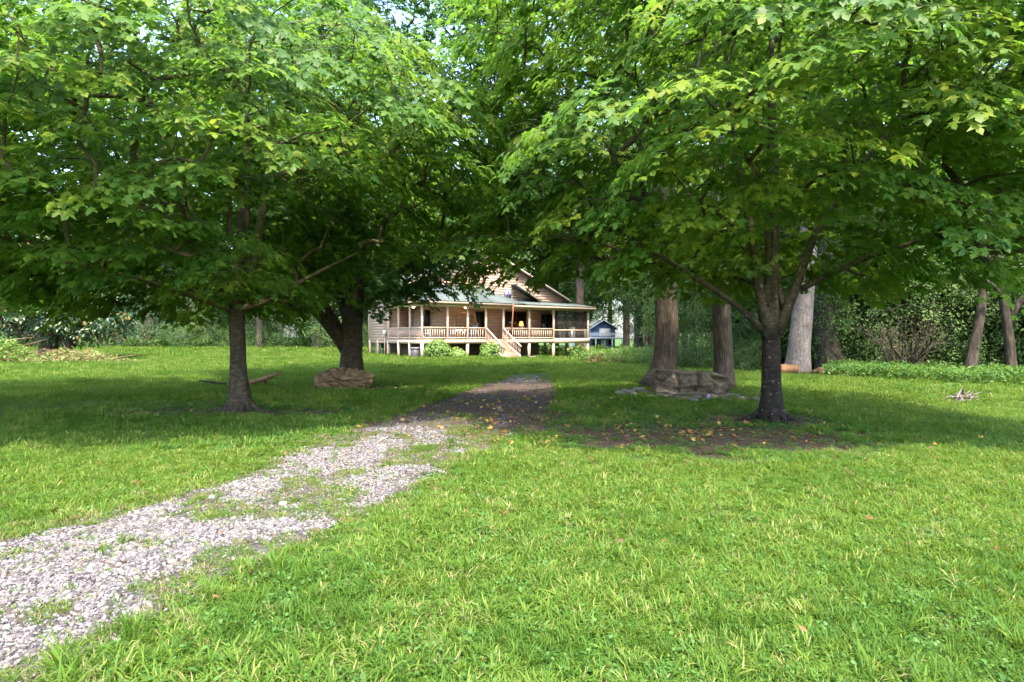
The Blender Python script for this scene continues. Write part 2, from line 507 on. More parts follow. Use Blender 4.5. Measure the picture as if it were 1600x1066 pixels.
BARE = [(3.3, 9.2, 2.7, 1.7, .95), (4.95, 11.2, 1.5, .9, .9), (-6.2, 12.2, 2.9, .85, .85), (-5.0, 18.3, 1.7, .85, 1.3), (4.55, 16.2, 2.2, 1.15, 1.35),
        (.2, 11.3, 1.0, 2.6, .7), (-1.9, 10.6, 1.2, 1.0, .7), (1.8, 9.6, 1.3, 1.0, .8), (-25, 34.5, 4.5, 2.0, .7), (6.6, 35.5, 2.6, 1.2, .7)]
def bare(x, y):
    n = (fbm(np.asarray(x) * 1.9, np.asarray(y) * 1.9, 3, 4) - .5) * 1.7
    m = np.zeros(np.shape(x))
    for cx, cy_, rx, ry, amt in BARE:
        q = np.sqrt(((x - cx) / rx) ** 2 + ((y - cy_) / ry) ** 2)
        m = np.maximum(m, amt * sstep(1.05, .55, q + n * .9))
    return np.clip(m, 0, 1)

# ------------------------------------------------------------------ ground sheet
def graded(a, b, fine0, fine1, step, grow=1.13):
    c = list(np.arange(fine0, fine1 + 1e-6, step))
    s = step; x = c[-1]
    while x < b: s *= grow; x += s; c.append(x)
    s = step; x = c[0]; pre = []
    while x > a: s *= grow; x -= s; pre.append(x)
    return np.array(pre[::-1] + c)
gx = graded(-900, 900, -13, 13, .18); gy = graded(-40, 1600, 2, 20, .18)
X, Y = np.meshgrid(gx, gy)
Z = ground_z(X, Y)
gm = MB()
nx, ny = len(gx), len(gy)
ii = (np.arange(ny - 1)[:, None] * nx + np.arange(nx - 1)[None]).ravel()
gm.add(np.stack([X, Y, Z], -1).reshape(-1, 3), [np.stack([ii, ii + 1, ii + nx + 1, ii + nx], 1)], bare(X, Y).ravel())

t = NT('lawn_soil')
co = t.coord('Object')
at_ = t.node('ShaderNodeAttribute', attribute_name='tint').outputs['Fac']
n1 = t.noise(co, 22, 6, .7); n2 = t.noise(co, 1.1, 4, .6); n3 = t.noise(co, 160, 3, .7)
green = t.ramp(n1, [(.25, (.020, .050, .010)), (.5, (.042, .092, .016)), (.75, (.075, .135, .025))])
green = t.mix(t.ramp(n2, [(.35, (0, 0, 0)), (.7, (1, 1, 1))]), green, t.ramp(n1, [(.3, (.035, .07, .014)), (.7, (.09, .14, .03))]))
soil = t.ramp(n3, [(.3, (.035, .024, .016)), (.5, (.082, .058, .040)), (.7, (.155, .115, .082))])
fac = t.math('MULTIPLY', t.math('SUBTRACT', t.math('ADD', at_, t.math('MULTIPLY', t.math('SUBTRACT', n1, .5), 1.2)), .22), 2.4)
cl = t.node('ShaderNodeClamp'); t.l(fac, cl.inputs[0])
M['lawn'] = t.done(t.pbsdf(t.mix(cl.outputs[0], green, soil), .95, .1, t.bump(n3, .7, .03)))
lawn = gm.build('lawn', M['lawn'], smooth=True, tint=True)
tag(lawn, kind='structure')

# driveway: a sheet a few millimetres above the lawn, ragged edges
dm = MB(); K = 30
s = np.linspace(0, 1, K + 1)
rag = lambda a, sd: (fbm(a[:, 0] * 2.3, a[:, 1] * 2.3, sd, 3) - .5) * .55
nl = unit(DR - DL)
EL = DL + nl * rag(DL, 31)[:, None]; ER = DR + nl * rag(DR, 47)[:, None]
D = EL[:, None] * (1 - s)[None, :, None] + ER[:, None] * s[None, :, None]
dz = ground_z(D[..., 0], D[..., 1]) + .006 + .02 * np.sin(s * math.pi)[None] * 0
ii = (np.arange(NS - 1)[:, None] * (K + 1) + np.arange(K)[None]).ravel()
shade_mix = sstep(8.2, 11.5, D[..., 1] + (fbm(D[..., 0] * 1.3, D[..., 1] * 1.3, 8, 3) - .5) * 4) * (1 - .75 * sstep(20.0, 22.0, D[..., 1]))  # brown leaf litter covers the drive under the trees
dm.add(np.concatenate([D, dz[..., None]], -1).reshape(-1, 3), [np.stack([ii, ii + 1, ii + K + 2, ii + K + 1], 1)], shade_mix.ravel())
t = NT('gravel_drive')
co = t.coord('Object')
vo = t.node('ShaderNodeTexVoronoi'); vo.inputs['Scale'].default_value = 42; t.l(co, vo.inputs['Vector'])
stone = t.mix(.35, t.ramp(t.math('FRACT', t.math('MULTIPLY', vo.outputs['Color'], 1.0)), [(0, (.035, .03, .032)), (.35, (.08, .07, .073)), (1, (.15, .138, .142))]), (.08, .07, .068))
n1 = t.noise(co, 3.1, 5, .65); n3 = t.noise(co, 120, 4, .75)
dirt = t.ramp(n3, [(.3, (.028, .020, .014)), (.5, (.06, .045, .033)), (.72, (.115, .092, .074))])
g = t.mix(t.ramp(n1, [(.45, (0, 0, 0)), (.62, (1, 1, 1))]), stone, dirt)
litter = t.ramp(n3, [(.3, (.028, .019, .015)), (.5, (.070, .049, .038)), (.66, (.13, .095, .076)), (.78, (.21, .175, .155))])
at_ = t.node('ShaderNodeAttribute', attribute_name='tint').outputs['Fac']
mixf = t.math('ADD', at_, t.math('MULTIPLY', t.math('SUBTRACT', n1, .5), .9))
cl = t.node('ShaderNodeClamp'); t.l(mixf, cl.inputs[0])
c = t.mix(cl.outputs[0], g, litter)
M['drive'] = t.done(t.pbsdf(c, .9, .2, t.bump(t.math('ADD', vo.outputs['Distance'], n3), .8, .02)))
drive = dm.build('driveway', M['drive'], smooth=True, tint=True)
tag(drive, kind='structure')

# ------------------------------------------------------------------ scattering (grass, gravel, fallen leaves)
def source(name, meshes):
    c = bpy.data.collections.new(name)
    for i, me in enumerate(meshes):
        c.objects.link(bpy.data.objects.new('%s_%02d' % (name, i), me))
    return c

def scatter(name, coll, pos, rot, scl, idx, label, cat):
    me = bpy.data.meshes.new(name)
    me.vertices.add(len(pos)); me.vertices.foreach_set('co', np.asarray(pos, np.float32).ravel())
    a = me.attributes.new('rot', 'FLOAT_VECTOR', 'POINT'); a.data.foreach_set('vector', np.asarray(rot, np.float32).ravel())
    a = me.attributes.new('scl', 'FLOAT', 'POINT'); a.data.foreach_set('value', np.asarray(scl, np.float32))
    a = me.attributes.new('idx', 'INT', 'POINT'); a.data.foreach_set('value', np.asarray(idx, np.int32))
    o = bpy.data.objects.new(name, me); link(o)
    g = bpy.data.node_groups.new(name, 'GeometryNodeTree')
    g.interface.new_socket('Geometry', in_out='INPUT', socket_type='NodeSocketGeometry')
    g.interface.new_socket('Geometry', in_out='OUTPUT', socket_type='NodeSocketGeometry')
    N = g.nodes; Lk = g.links.new
    gi = N.new('NodeGroupInput'); go = N.new('NodeGroupOutput')
    ci = N.new('GeometryNodeCollectionInfo'); ci.inputs['Collection'].default_value = coll
    ci.inputs['Separate Children'].default_value = True; ci.inputs['Reset Children'].default_value = True
    ip = N.new('GeometryNodeInstanceOnPoints'); ip.inputs['Pick Instance'].default_value = True
    def named(n, typ):
        q = N.new('GeometryNodeInputNamedAttribute'); q.data_type = typ; q.inputs[0].default_value = n
        return q.outputs[0]
    er = N.new('FunctionNodeEulerToRotation')
    Lk(named('rot', 'FLOAT_VECTOR'), er.inputs[0])
    Lk(gi.outputs[0], ip.inputs['Points']); Lk(ci.outputs[0], ip.inputs['Instance'])
    Lk(named('idx', 'INT'), ip.inputs['Instance Index']); Lk(er.outputs[0], ip.inputs['Rotation'])
    Lk(named('scl', 'FLOAT'), ip.inputs['Scale']); Lk(ip.outputs[0], go.inputs[0])
    md = o.modifiers.new('scatter', 'NODES'); md.node_group = g
    tag(o, label, cat, kind='stuff')
    return o

def blade_clump(rng, n, rad, L, w, mat, segs=3, lean=.5, tl=(.2, .75), flop=1.0):
    mb = MB()
    for _ in range(n):
        a = rng.random() * 6.283; r = rad * math.sqrt(rng.random())
        p = np.array([r * math.cos(a), r * math.sin(a), -.005])
        a2 = a + rng.normal(0, .9); l = L * (.45 + .75 * rng.random()); ww = w * (.7 + .6 * rng.random())
        d = np.array([math.cos(a2), math.sin(a2), 0]); sd = np.array([-d[1], d[0], 0])
        ln = lean * (.3 + rng.random()); pts = []
        th = 1.45 - ln * .5
        for k in range(segs + 1):
            f = k / segs; wk = ww * (1 - f ** 1.8) * (.75 + .5 * min(f * 3, 1)) * .5
            pts.append((p - sd * wk, p + sd * wk))
            p = p + (d * math.cos(th) + np.array([0, 0, 1]) * math.sin(th)) * l / segs
            th -= ln * flop * (.8 + .5 * rng.random())
        v = []
        for q in pts[:-1]: v += [q[0], q[1]]
        v.append((pts[-1][0] + pts[-1][1]) / 2)
        f4 = [(2 * k, 2 * k + 1, 2 * k + 3, 2 * k + 2) for k in range(segs - 1)]
        e = 2 * (segs - 1)
        fs = [np.array([(e, e + 1, e + 2)])]
        if f4: fs.append(np.array(f4))
        mb.add(v, fs, np.clip(tl[0] + (tl[1] - tl[0]) * rng.random() + (.35 if rng.random() < .04 else 0), 0, 1))
    return mb.mesh('clump', mat, tint=True)

def leaf_clump(rng, n, rad, size, mat, h=(.02, .06), tmpl=OVAL, tl=(.2, .8)):
    mb = MB(); a = rng.random(n) * 6.283; r = rad * np.sqrt(rng.random(n))
    pos = np.stack([r * np.cos(a), r * np.sin(a), h[0] + (h[1] - h[0]) * rng.random(n)], 1)
    a2 = a + rng.normal(0, 1, n)
    tip = np.stack([np.cos(a2), np.sin(a2), rng.normal(0, .25, n)], 1)
    nor = np.array([0, 0, 1.]) + rng.normal(0, .3, (n, 3))
    add_leaves(mb, tmpl, pos, tip, nor, size * (.6 + .7 * rng.random(n)), tl[0] + (tl[1] - tl[0]) * rng.random(n))
    return mb.mesh('clump', mat, tint=True)

rg = np.random.default_rng(11)
ROUND = half_leaf([(0, 0, 0), (.42, .25, .03), (.46, .7, .03), (0, 1, 0)], (0, .5, -.04))
gsrc = source('grass_source',
    [blade_clump(rg, 28, .075, .115, .0070, M['grass'], 3, .85, ((.3, .95), (.3, .95), (.25, .9), (.0, .5), (.0, .5))[q]) for q in range(5)] +                  # 0-4 near lawn
    [blade_clump(rg, 20, .085, .14, .010, M['grass'], 3, 1.0, (.3, .9)) for _ in range(3)] +          # 5-7 broad blades
    [leaf_clump(rg, 26, .09, .024, M['weed'], (.01, .05), ROUND, (.2, .8)) for _ in range(3)] +                # 8-10 clover
    [blade_clump(rg, 22, .10, .10, .014, M['grass'], 2, .5, ((.3, .9), (.3, .9), (.0, .5), (.0, .5))[q]) for q in range(4)] +           # 11-14 mid distance
    [blade_clump(rg, 22, .09, .10, .006, M['dry'], 3, .8, (.1, .9)) for _ in range(3)] +              # 15-17 dry
    [blade_clump(rg, 14, .05, .26, .010, M['grass'], 4, .45, (.2, .7)) for _ in range(2)])            # 18-19 tall tuft

gp, gr, gs, gi_ = [], [], [], []
def band(d0, d1, dens, scale, kinds, shortn=1.0, seed=0):
    r = np.random.default_rng(seed + 400)
    half = d1 * 1.06 + 1.0
    n = int(dens * (d1 - d0) * 2 * half)
    x = (r.random(n) * 2 - 1) * half; y = d0 + (d1 - d0) * r.random(n)
    k = np.abs(x) < y * 1.02 + 1.0
    x, y = x[k], y[k]
    # right-hand woodland floor and house footprint carry no lawn
    ins = inside(DPOLY, x, y); ed = edge_dist(x, y)
    sd = np.where(ins, ed, -ed)                                  # >0 inside the drive
    b = bare(x, y)
    pn = fbm(x * 1.1, y * 1.1, 21, 3); cn = fbm(x * .55, y * .55, 77, 2)
    mid = np.abs(fbm(x * .9 + 5, y * .9, 91, 3) - .5)
    keep = np.ones(len(x))
    dn = np.full(len(x), -1.); dn[ins] = drive_grass(x[ins], y[ins])
    keep = np.where(sd > .05, np.where(y < 13, .16 + .8 * sstep(-.05, .05, dn), .14), keep)
    keep = np.where((sd > -.45) & (sd <= .05), .6, keep)
    keep = np.where((sd > .05) & (y > 12), .03 + .55 * sstep(20, 22.5, y), keep)
    keep = keep * (1 - .82 * sstep(.2, .95, b))
    wood = (x > 10.6 + (24 - y) * -.45 + 4.2) & (y > 15)
    keep = np.where(wood, .25, keep)
    fp = ((x + 5.95) * .574 * -1 + (y - 38) * .819 > .1) & ((x + 5.95) * .819 + (y - 38) * .574 > .2) & ((x + 5.95) * .819 + (y - 38) * .574 < 14.6) & ((x + 5.95) * -.574 + (y - 38) * .819 < 9)
    keep = np.where(fp, .03, keep)
    k = r.random(len(x)) < keep
    x, y, sd, b, pn, cn = x[k], y[k], sd[k], b[k], pn[k], cn[k]
    n = len(x)
    idx = r.choice(kinds, n)
    dk_ = r.random(n) < .08 + .75 * sstep(.50, .66, fbm(x * .8, y * .8, 57, 3))            # darker grass grows in patches
    lt = np.where(np.isin(idx, (3, 4)), r.integers(0, 3, n), np.where(np.isin(idx, (13, 14)), r.integers(11, 13, n), idx))
    idx = np.where(dk_, np.where(lt >= 11, r.integers(13, 15, n), r.integers(3, 5, n)), lt)
    sh = sstep(7.3, 9.0, y) * sstep(20, 15, y)                   # clover grows where the lawn is thin
    clover = (r.random(n) < (.12 + .55 * sh * sstep(.4, .6, cn)) * (d1 < 22)) | ((b > .12) & (r.random(n) < .75))
    idx = np.where(clover, r.integers(8, 11, n), idx)
    dry = ((sd > -.5) & (r.random(n) < .40 * sstep(-.5, .15, sd)) & (d1 < 22)) | ((r.random(n) < .05 * sstep(.45, .62, pn)) & (d1 < 15))
    idx = np.where(dry, r.integers(15, 18, n), idx)
    if d1 < 8:
        idx = np.where((r.random(n) < .012), r.integers(18, 20, n), idx)
        idx = np.where((sd > -.35) & (sd < 0) & (r.random(n) < .06), 18, idx)
    sc = scale * (.7 + .6 * r.random(n)) * (.75 + .5 * pn)
    sc = np.where(sd > .05, sc * .7, sc); sc = np.where(b > .2, sc * .8, sc)
    gp.append(np.stack([x, y, ground_z(x, y)], 1)); gs.append(sc); gi_.append(idx)
    gr.append(np.stack([r.normal(0, .12, n), r.normal(0, .12, n), r.random(n) * 6.283], 1))
N0 = [0, 1, 2, 3, 4, 5, 6, 7]
band(1.6, 4.5, 400, .76, N0, seed=1)
band(4.5, 8.0, 290, .84, N0, seed=2)
band(8.0, 14.0, 150, .92, [0, 1, 2, 3, 4, 11, 12, 13, 14], seed=3)
band(14.0, 24.0, 60, 1.15, [11, 12, 13, 14], seed=4)
band(24.0, 40.0, 22, 1.5, [11, 12, 13, 14], seed=5)
band(40.0, 66.0, 5, 2.4, [11, 12, 13, 14], seed=6)
scatter('grass', gsrc, np.concatenate(gp), np.concatenate(gr), np.concatenate(gs), np.concatenate(gi_), 'mown green lawn grass with clover and tufts', 'grass')

# gravel stones on the drive
def pebble_mesh(rng, mat):
    mb = MB()
    u = np.array([(0, 0, 1), (.9, 0, .35), (.28, .86, .4), (-.73, .53, .38), (-.7, -.5, .4), (.3, -.85, .35), (.72, .52, -.4), (-.28, .85, -.4), (-.9, 0, -.35), (-.28, -.85, -.4), (.72, -.5, -.4), (0, 0, -1)], float)
    f = [(0, 1, 2), (0, 2, 3), (0, 3, 4), (0, 4, 5), (0, 5, 1), (1, 6, 2), (2, 7, 3), (3, 8, 4), (4, 9, 5), (5, 10, 1), (6, 7, 2), (7, 8, 3), (8, 9, 4), (9, 10, 5), (10, 6, 1), (11, 7, 6), (11, 8, 7), (11, 9, 8), (11, 10, 9), (11, 6, 10)]
    u = u * (1 + rng.normal(0, .24, (12, 3))) * np.array([1, .75, .5]) * .5
    mb.add(u, [np.array(f)])
    return mb.mesh('pebble', mat)
t = NT('gravel_stone')
oi = t.node('ShaderNodeObjectInfo')
c = t.ramp(oi.outputs['Random'], [(0, (.026, .022, .024)), (.2, (.065, .057, .060)), (.5, (.122, .110, .114)), (.8, (.165, .152, .156)), (.94, (.22, .21, .208)), (1, (.15, .085, .06))])
M['gravel'] = t.done(t.pbsdf(c, .85, .25))
rp = np.random.default_rng(5)
psrc = source('pebble_source', [pebble_mesh(rp, M['gravel']) for _ in range(5)])
n = 560000
a_ = rp.random(n); b_ = -.10 + 1.20 * rp.random(n)
i0 = np.clip((a_ * (NS - 1)).astype(int), 0, NS - 2); fr = (a_ * (NS - 1) - i0)[:, None]
xy = (EL[i0] * (1 - fr) + EL[i0 + 1] * fr) * (1 - b_)[:, None] + (ER[i0] * (1 - fr) + ER[i0 + 1] * fr) * b_[:, None]
x, y = xy[:, 0], xy[:, 1]
pn = fbm(x * 1.1, y * 1.1, 21, 3)
pn = drive_grass(x, y)
dens = (.08 + .80 * sstep(.05, -.05, pn)) * (.05 + .95 * sstep(10.5, 7.6, y + 3 * pn)) * np.clip(1.3 - y / 16, .15, 1)
dens = dens * (.45 + .55 * sstep(0, .14, b_) * sstep(1, .80, b_)) * sstep(-.10, .03, b_) * sstep(1.10, .96, b_) * (x > -y * 1.05 - 1)
dens = np.maximum(dens, .5 * sstep(20.2, 21.5, y) * (np.abs(b_ - .45) < .3))
k = rp.random(n) < dens
x, y = x[k], y[k]; n = len(x)
sz = .0185 * np.exp(rp.normal(0, .45, n)) * (1 + .02 * y)
scatter('gravel', psrc, np.stack([x, y, ground_z(x, y) + .010], 1), np.stack([rp.normal(0, .4, n), rp.normal(0, .4, n), rp.random(n) * 6.28], 1), sz, rp.integers(0, 5, n), 'pale lilac grey crushed stone on the driveway', 'gravel')

# fallen leaves
fl = [leaf_clump(rp, 1, .001, 1.0, M['litter'], (.0, .02), MAPLE_LOW if i % 2 else OVAL, (.05 + .16 * i, .12 + .16 * i)) for i in range(6)]
fsrc = source('fallen_leaf_source', fl)
fx, fy, fi = [], [], []
for cx, cy_, rx, ry, n, lo in ((3.2, 9.3, 2.6, 1.5, 320, 0), (.1, 11.5, 1.3, 3.2, 240, 0), (3.3, 9.6, 3.0, 2.2, 230, 0), (.2, 12.5, 1.7, 5.0, 360, 0), (-6, 12.2, 3, 1.4, 110, 0), (-5, 18, 2.6, 1.2, 220, 0), (4.6, 16, 2.6, 1.4, 300, 0), (-1, 8, 3, 3, 90, 0), (2, 6, 6, 3.5, 60, 0), (-3, 5, 2.5, 2.5, 60, 0), (0, 15, 9, 5, 260, 0)):
    fx.append(cx + rx * rp.normal(0, .55, n)); fy.append(cy_ + ry * rp.normal(0, .55, n))
fx = np.concatenate(fx); fy = np.clip(np.concatenate(fy), 2.4, 40); n = len(fx)
on_drive = inside(DPOLY, fx, fy) | (bare(fx, fy) > .3)
fz = ground_z(fx, fy) + np.where(on_drive, .018, .055)
scatter('fallen_leaves', fsrc, np.stack([fx, fy, fz], 1), np.stack([rp.normal(0, .3, n), rp.normal(0, .3, n), rp.random(n) * 6.28], 1), (.035 + .035 * rp.random(n)) * (1 + .35 * (fy > 9)), np.where(fy > 8.2, rp.choice([0, 0, 1, 1, 2, 2, 3, 4, 5], n), rp.choice([0, 0, 1, 1, 1, 2, 4], n)), 'scattered yellow and rust brown fallen leaves', 'leaves')

# ------------------------------------------------------------------ the four maples that frame the view
def maple(name, label, base, stems, crown, nsp, leaves, lsize, rad, seed, tmpl, leafm, barkm, limbm, crown_base, zmin, keep=None, group=None, mind=.62, fmin=.55, extra=None, tint=.5, tilt=.48, big_sides=16):
    rng = np.random.default_rng(seed)
    root = empty(name, (base[0], base[1], gz(*base)), 0, label, 'tree', group)
    mt, ml, mw, mc = MB(), MB(), MB(), MB()
    cen = shell(rng, crown[0], crown[1], nsp, fmin, mind, zmin, keep=keep)
    if extra is not None: cen = np.vstack([cen, np.array(extra, float)])
    # trunk flare is in the stem radii; the first stem is the trunk, the others limbs
    class Two:
        def __init__(s): s.k = 0
        def tube(s, *a, **kw):
            (mt if s.k == 0 else ml).tube(*a, **kw); s.k += 1
    skeleton(rng, Two(), mw, stems, cen, crown_base, big_sides=big_sides)
    out = cen - np.array([crown[0][0] * .3, crown[0][1] * .3, crown[0][2] - .3 * crown[1][2]])
    rr = rad * (.7 + .6 * rng.random(len(cen)))
    tb = tint - .06 + rng.normal(0, .12, len(cen)) + .18 * (rng.random(len(cen)) < .25)
    sprays(rng, mc, tmpl, cen, out, leaves, rr, lsize, tb, tilt=tilt, flat=.055)
    twigs(rng, mw, cen, out, rr, 3, .004)
    r0 = stems[0][2][3]
    for k in range(6):                      # root buttresses running into the soil
        a = k * 1.05 + rng.normal(0, .2); c_, s_ = math.cos(a), math.sin(a); q = 1 + .5 * rng.random()
        mt.tube([(c_ * r0 * .45, s_ * r0 * .45, .55), (c_ * r0 * .95, s_ * r0 * .95, .20), (c_ * r0 * 1.6 * q, s_ * r0 * 1.6 * q, .035), (c_ * r0 * 2.9 * q, s_ * r0 * 2.9 * q, -.05)], [r0 * .42, r0 * .42, r0 * .30, r0 * .12], 8, .2, k)
    mt.build('trunk', barkm, root, smooth=True)
    if ml.n: ml.build('limbs', limbm, root, smooth=True)
    mw.build('branches', limbm, root, smooth=True)
    mc.build('crown', leafm, root, tint=True)
    return root

# near left maple (base at photo 376,643)
maple('maple_tree', 'young maple with one slim straight trunk forking low, left of the driveway', (-5.84, 12.4),
      [[(0, 0, -.1, .36), (0, 0, .12, .25), (-.02, 0, .45, .18), (-.06, 0, 1.3, .155), (-.09, 0, 2.0, .155), (-.10, 0, 2.45, .17), (-.05, .05, 3.2, .15), (.05, .1, 4.6, .11), (.1, .1, 6.2, .06), (.1, .1, 7.8, .02)],
       [(-.12, 0, 2.3, .11), (-.5, -.2, 3.1, .09), (-1.0, -.4, 4.4, .06), (-1.5, -.5, 6.0, .03)],
       [(0, 0, 2.4, .12), (.28, -.1, 3.0, .10), (.55, -.2, 4.2, .075), (.8, -.3, 6.2, .03)],
       [(-.1, 0, 2.15, .07), (-.55, -.35, 2.35, .055), (-1.5, -1.0, 2.75, .04), (-3.0, -1.9, 3.1, .02)],
       [(0, 0, 2.2, .08), (.5, .2, 2.35, .06), (1.2, .5, 2.9, .045), (2.4, .9, 3.6, .02)],
       [(-.1, .1, 2.4, .07), (-.8, .9, 2.9, .05), (-2.0, 2.0, 3.6, .02)],
       [(0, -.1, 2.6, .06), (.2, -1.0, 3.1, .045), (.3, -2.6, 3.8, .02)]],
      ((-.5, -.2, 4.9), (4.7, 4.9, 3.2)), 600, 84, .15, .72, 21, MAPLE, M['maple'], M['bark_maple'], M['bark_limb'], 2.1, 2.25, keep=lambda p: p[:, 2] > 2.3 + .48 * sstep(0, -2, p[:, 1]) + 1.5 * sstep(.7, 2.1, p[:, 0]))

# second left maple behind it, trunk thick, rock at its foot (548,600)
maple('maple_tree', 'thick trunked spreading maple rising behind the lumpy boulder', (-5.45, 19.6),
      [[(.05, 0, -.1, .50), (.02, 0, .3, .40), (0, 0, 1.0, .35), (0, 0, 1.9, .34), (.08, 0, 2.8, .32), (.1, .1, 4.2, .27), (.15, .1, 6.5, .2), (.1, .2, 9, .12), (.1, .2, 12.5, .03)],
       [(-.18, 0, 1.15, .22), (-.65, -.2, 1.95, .20), (-1.3, -.3, 2.7, .17), (-2.1, -.4, 3.7, .12), (-3.3, -.6, 5.2, .06)],
       [(-.1, 0, 2.0, .17), (-.45, .1, 3.0, .16), (-.95, .2, 4.4, .13), (-1.5, .3, 7.0, .07)],
       [(.15, 0, 2.2, .15), (.7, -.1, 2.9, .13), (1.5, -.2, 3.7, .10), (2.6, -.4, 4.4, .06), (3.8, -.6, 4.7, .03)],
       [(.1, 0, 2.9, .15), (.5, 0, 4.3, .13), (1.2, .1, 6.5, .08), (1.8, .2, 9.0, .04)],
       [(-.15, 0, 1.5, .14), (-.9, .1, 2.6, .12), (-1.9, .6, 4.6, .07)]],
      ((.4, 0, 8.6), (5.9, 5.2, 6.3)), 760, 76, .165, .78, 22, MAPLE_LOW, M['maple_dark'], M['bark_maple'], M['bark_maple'], 2.4, 2.5, mind=.66, extra=[at(a, b, 18.0 + .1 * (i % 5)) - np.array([-5.45, 19.6, 0]) for i, (a, b) in enumerate(((600, 462), (628, 470), (642, 462), (610, 440), (638, 440), (656, 446), (672, 436), (690, 446), (706, 436), (722, 446), (736, 438), (590, 446), (622, 452), (648, 430), (580, 470)))],
      keep=lambda p: (p[:, 2] > 3.25 + .12 * sstep(-.2, .8, p[:, 0]) + .55 * sstep(1.2, 2.4, p[:, 0])))

# near right maple with the blackened trunk (1205,658)
maple('maple_tree', 'maple with a black stained multi stemmed trunk standing in bare soil, right of the driveway', (4.95, 11.0),
      [[(0, 0, -.1, .30), (0, 0, .12, .235), (0, 0, .5, .175), (.0, 0, 1.1, .165), (0, 0, 1.75, .17), (.05, .1, 2.5, .115), (.08, .15, 3.4, .10), (.1, .2, 5.0, .09), (.1, .2, 8.6, .02)],
       [(-.06, -.05, 1.55, .11), (-.18, -.1, 2.05, .095), (-.30, -.12, 2.6, .085), (-.45, -.15, 3.6, .075), (-.75, -.2, 5.0, .06), (-1.0, -.3, 7.0, .03)],
       [(-.18, -.1, 2.05, .065), (-.12, -.2, 2.6, .06), (-.22, -.3, 3.8, .055), (-.2, -.5, 5.6, .04)],
       [(.08, -.05, 1.65, .10), (.27, -.1, 2.1, .088), (.45, -.15, 2.7, .08), (.65, -.2, 3.4, .07), (1.4, -.2, 4.6, .05), (2.6, -.2, 6.0, .03)],
       [(-.10, 0, 1.65, .075), (-.65, -.2, 2.15, .06), (-1.3, -.3, 2.55, .05), (-2.2, -.5, 3.05, .04), (-3.4, -.8, 3.7, .025)],
       [(.26, 0, 2.1, .06), (.12, .1, 2.7, .055), (.3, .4, 4.0, .05), (.5, .9, 6.0, .03)],
       [(.5, -.1, 2.5, .06), (1.3, -.7, 3.0, .05), (2.8, -1.5, 3.5, .025)],
       [(.1, .1, 2.0, .06), (.5, 1.2, 2.7, .05), (.9, 2.8, 3.5, .025)]],
      ((-.1, -.3, 5.7), (5.8, 4.9, 4.0)), 690, 88, .15, .74, 23, MAPLE, M['maple'], M['bark_stain'], M['bark_stain'], 1.9, 2.55,
      keep=lambda p: p[:, 2] > 2.7 + .9 * sstep(2.6, 0.8, np.hypot(p[:, 0] + .3, p[:, 1] + 2.2)) + .28 * sstep(-1.6, -3.0, p[:, 0]) + 20. * ((p[:, 2] > 7.4) & (np.sin(p[:, 0] * 91.7 + p[:, 1] * 57.3) > -.1)), tint=.58)  # unseen crown top thinned out so more dappled sun gets through

# maple whose crown reaches in from the left edge of the frame
maple('maple_tree', 'leafy maple crown reaching in from beyond the left edge', (-13.2, 13.6),
      [[(0, 0, -.1, .4), (0, 0, .4, .24), (0, 0, 2.4, .2), (0, .1, 5, .12), (0, .1, 9, .02)],
       [(0, 0, 2.3, .12), (1.2, -.2, 3.4, .08), (2.8, -.4, 4.6, .03)], [(0, 0, 2.5, .12), (-1.2, .2, 3.6, .08), (-2.8, .4, 4.8, .03)],
       [(0, 0, 2.6, .10), (.3, -1.4, 3.6, .07), (.6, -2.8, 4.8, .03)]],
      ((0, 0, 5.6), (4.9, 4.6, 3.9)), 340, 64, .17, .72, 24, MAPLE_LOW, M['maple'], M['bark_maple'], M['bark_limb'], 2.3, 2.6, mind=.6)

# ------------------------------------------------------------------ woodland trees: a few meshes, many individuals
class Kind: pass
def tree_kind(seed, trunk, crown, nsp, leaves, lsize, rad, tmpl, leafm, barkm, crown_base, zmin, mind, fmin=.35, cone=False, limbs=(), flat=.2, twigr=.016):
    rng = np.random.default_rng(seed); k = Kind()
    mt, mc = MB(), MB()
    keep = None
    if cone: 
        top = crown[0][2] + crown[1][2]; bot = crown[0][2] - crown[1][2]
        keep = lambda p: np.hypot(p[:, 0], p[:, 1]) < crown[1][0] * np.clip((top - p[:, 2]) / (top - bot), 0, 1) ** .8 + .15
    cen = shell(rng, crown[0], crown[1], nsp, fmin, mind, zmin, lump=.26, keep=keep)
    skeleton(rng, mt, mt, [trunk] + list(limbs), cen, crown_base, twigr=twigr, big_sides=10, sides=5, seg=4, jit=.08)
    out = cen - np.array([0, 0, crown[0][2] - .3 * crown[1][2]])
    rr = rad * (.7 + .6 * rng.random(len(cen)))
    sprays(rng, mc, tmpl, cen, out, leaves, rr, lsize, .5 + rng.normal(0, .16, len(cen)), flat=flat, tilt=.45 if not cone else .7, droop=.25 if not cone else .6, tvar=.18)
    k.trunk = mt.mesh('trunk', barkm, smooth=True); k.crown = mc.mesh('crown', leafm, tint=True)
    return k
def bole(h, r, lean=0., wob=.15, seed=0):
    rg_ = np.random.default_rng(seed)
    return [(0, 0, -.3, r * 1.9), (0, 0, .1, r * 1.4)] + [(lean * f * h + rg_.normal(0, wob) * f, rg_.normal(0, wob) * f, f * h, r * (1.02 - f) + .02) for f in (.06, .15, .3, .45, .6, .8, .97)]
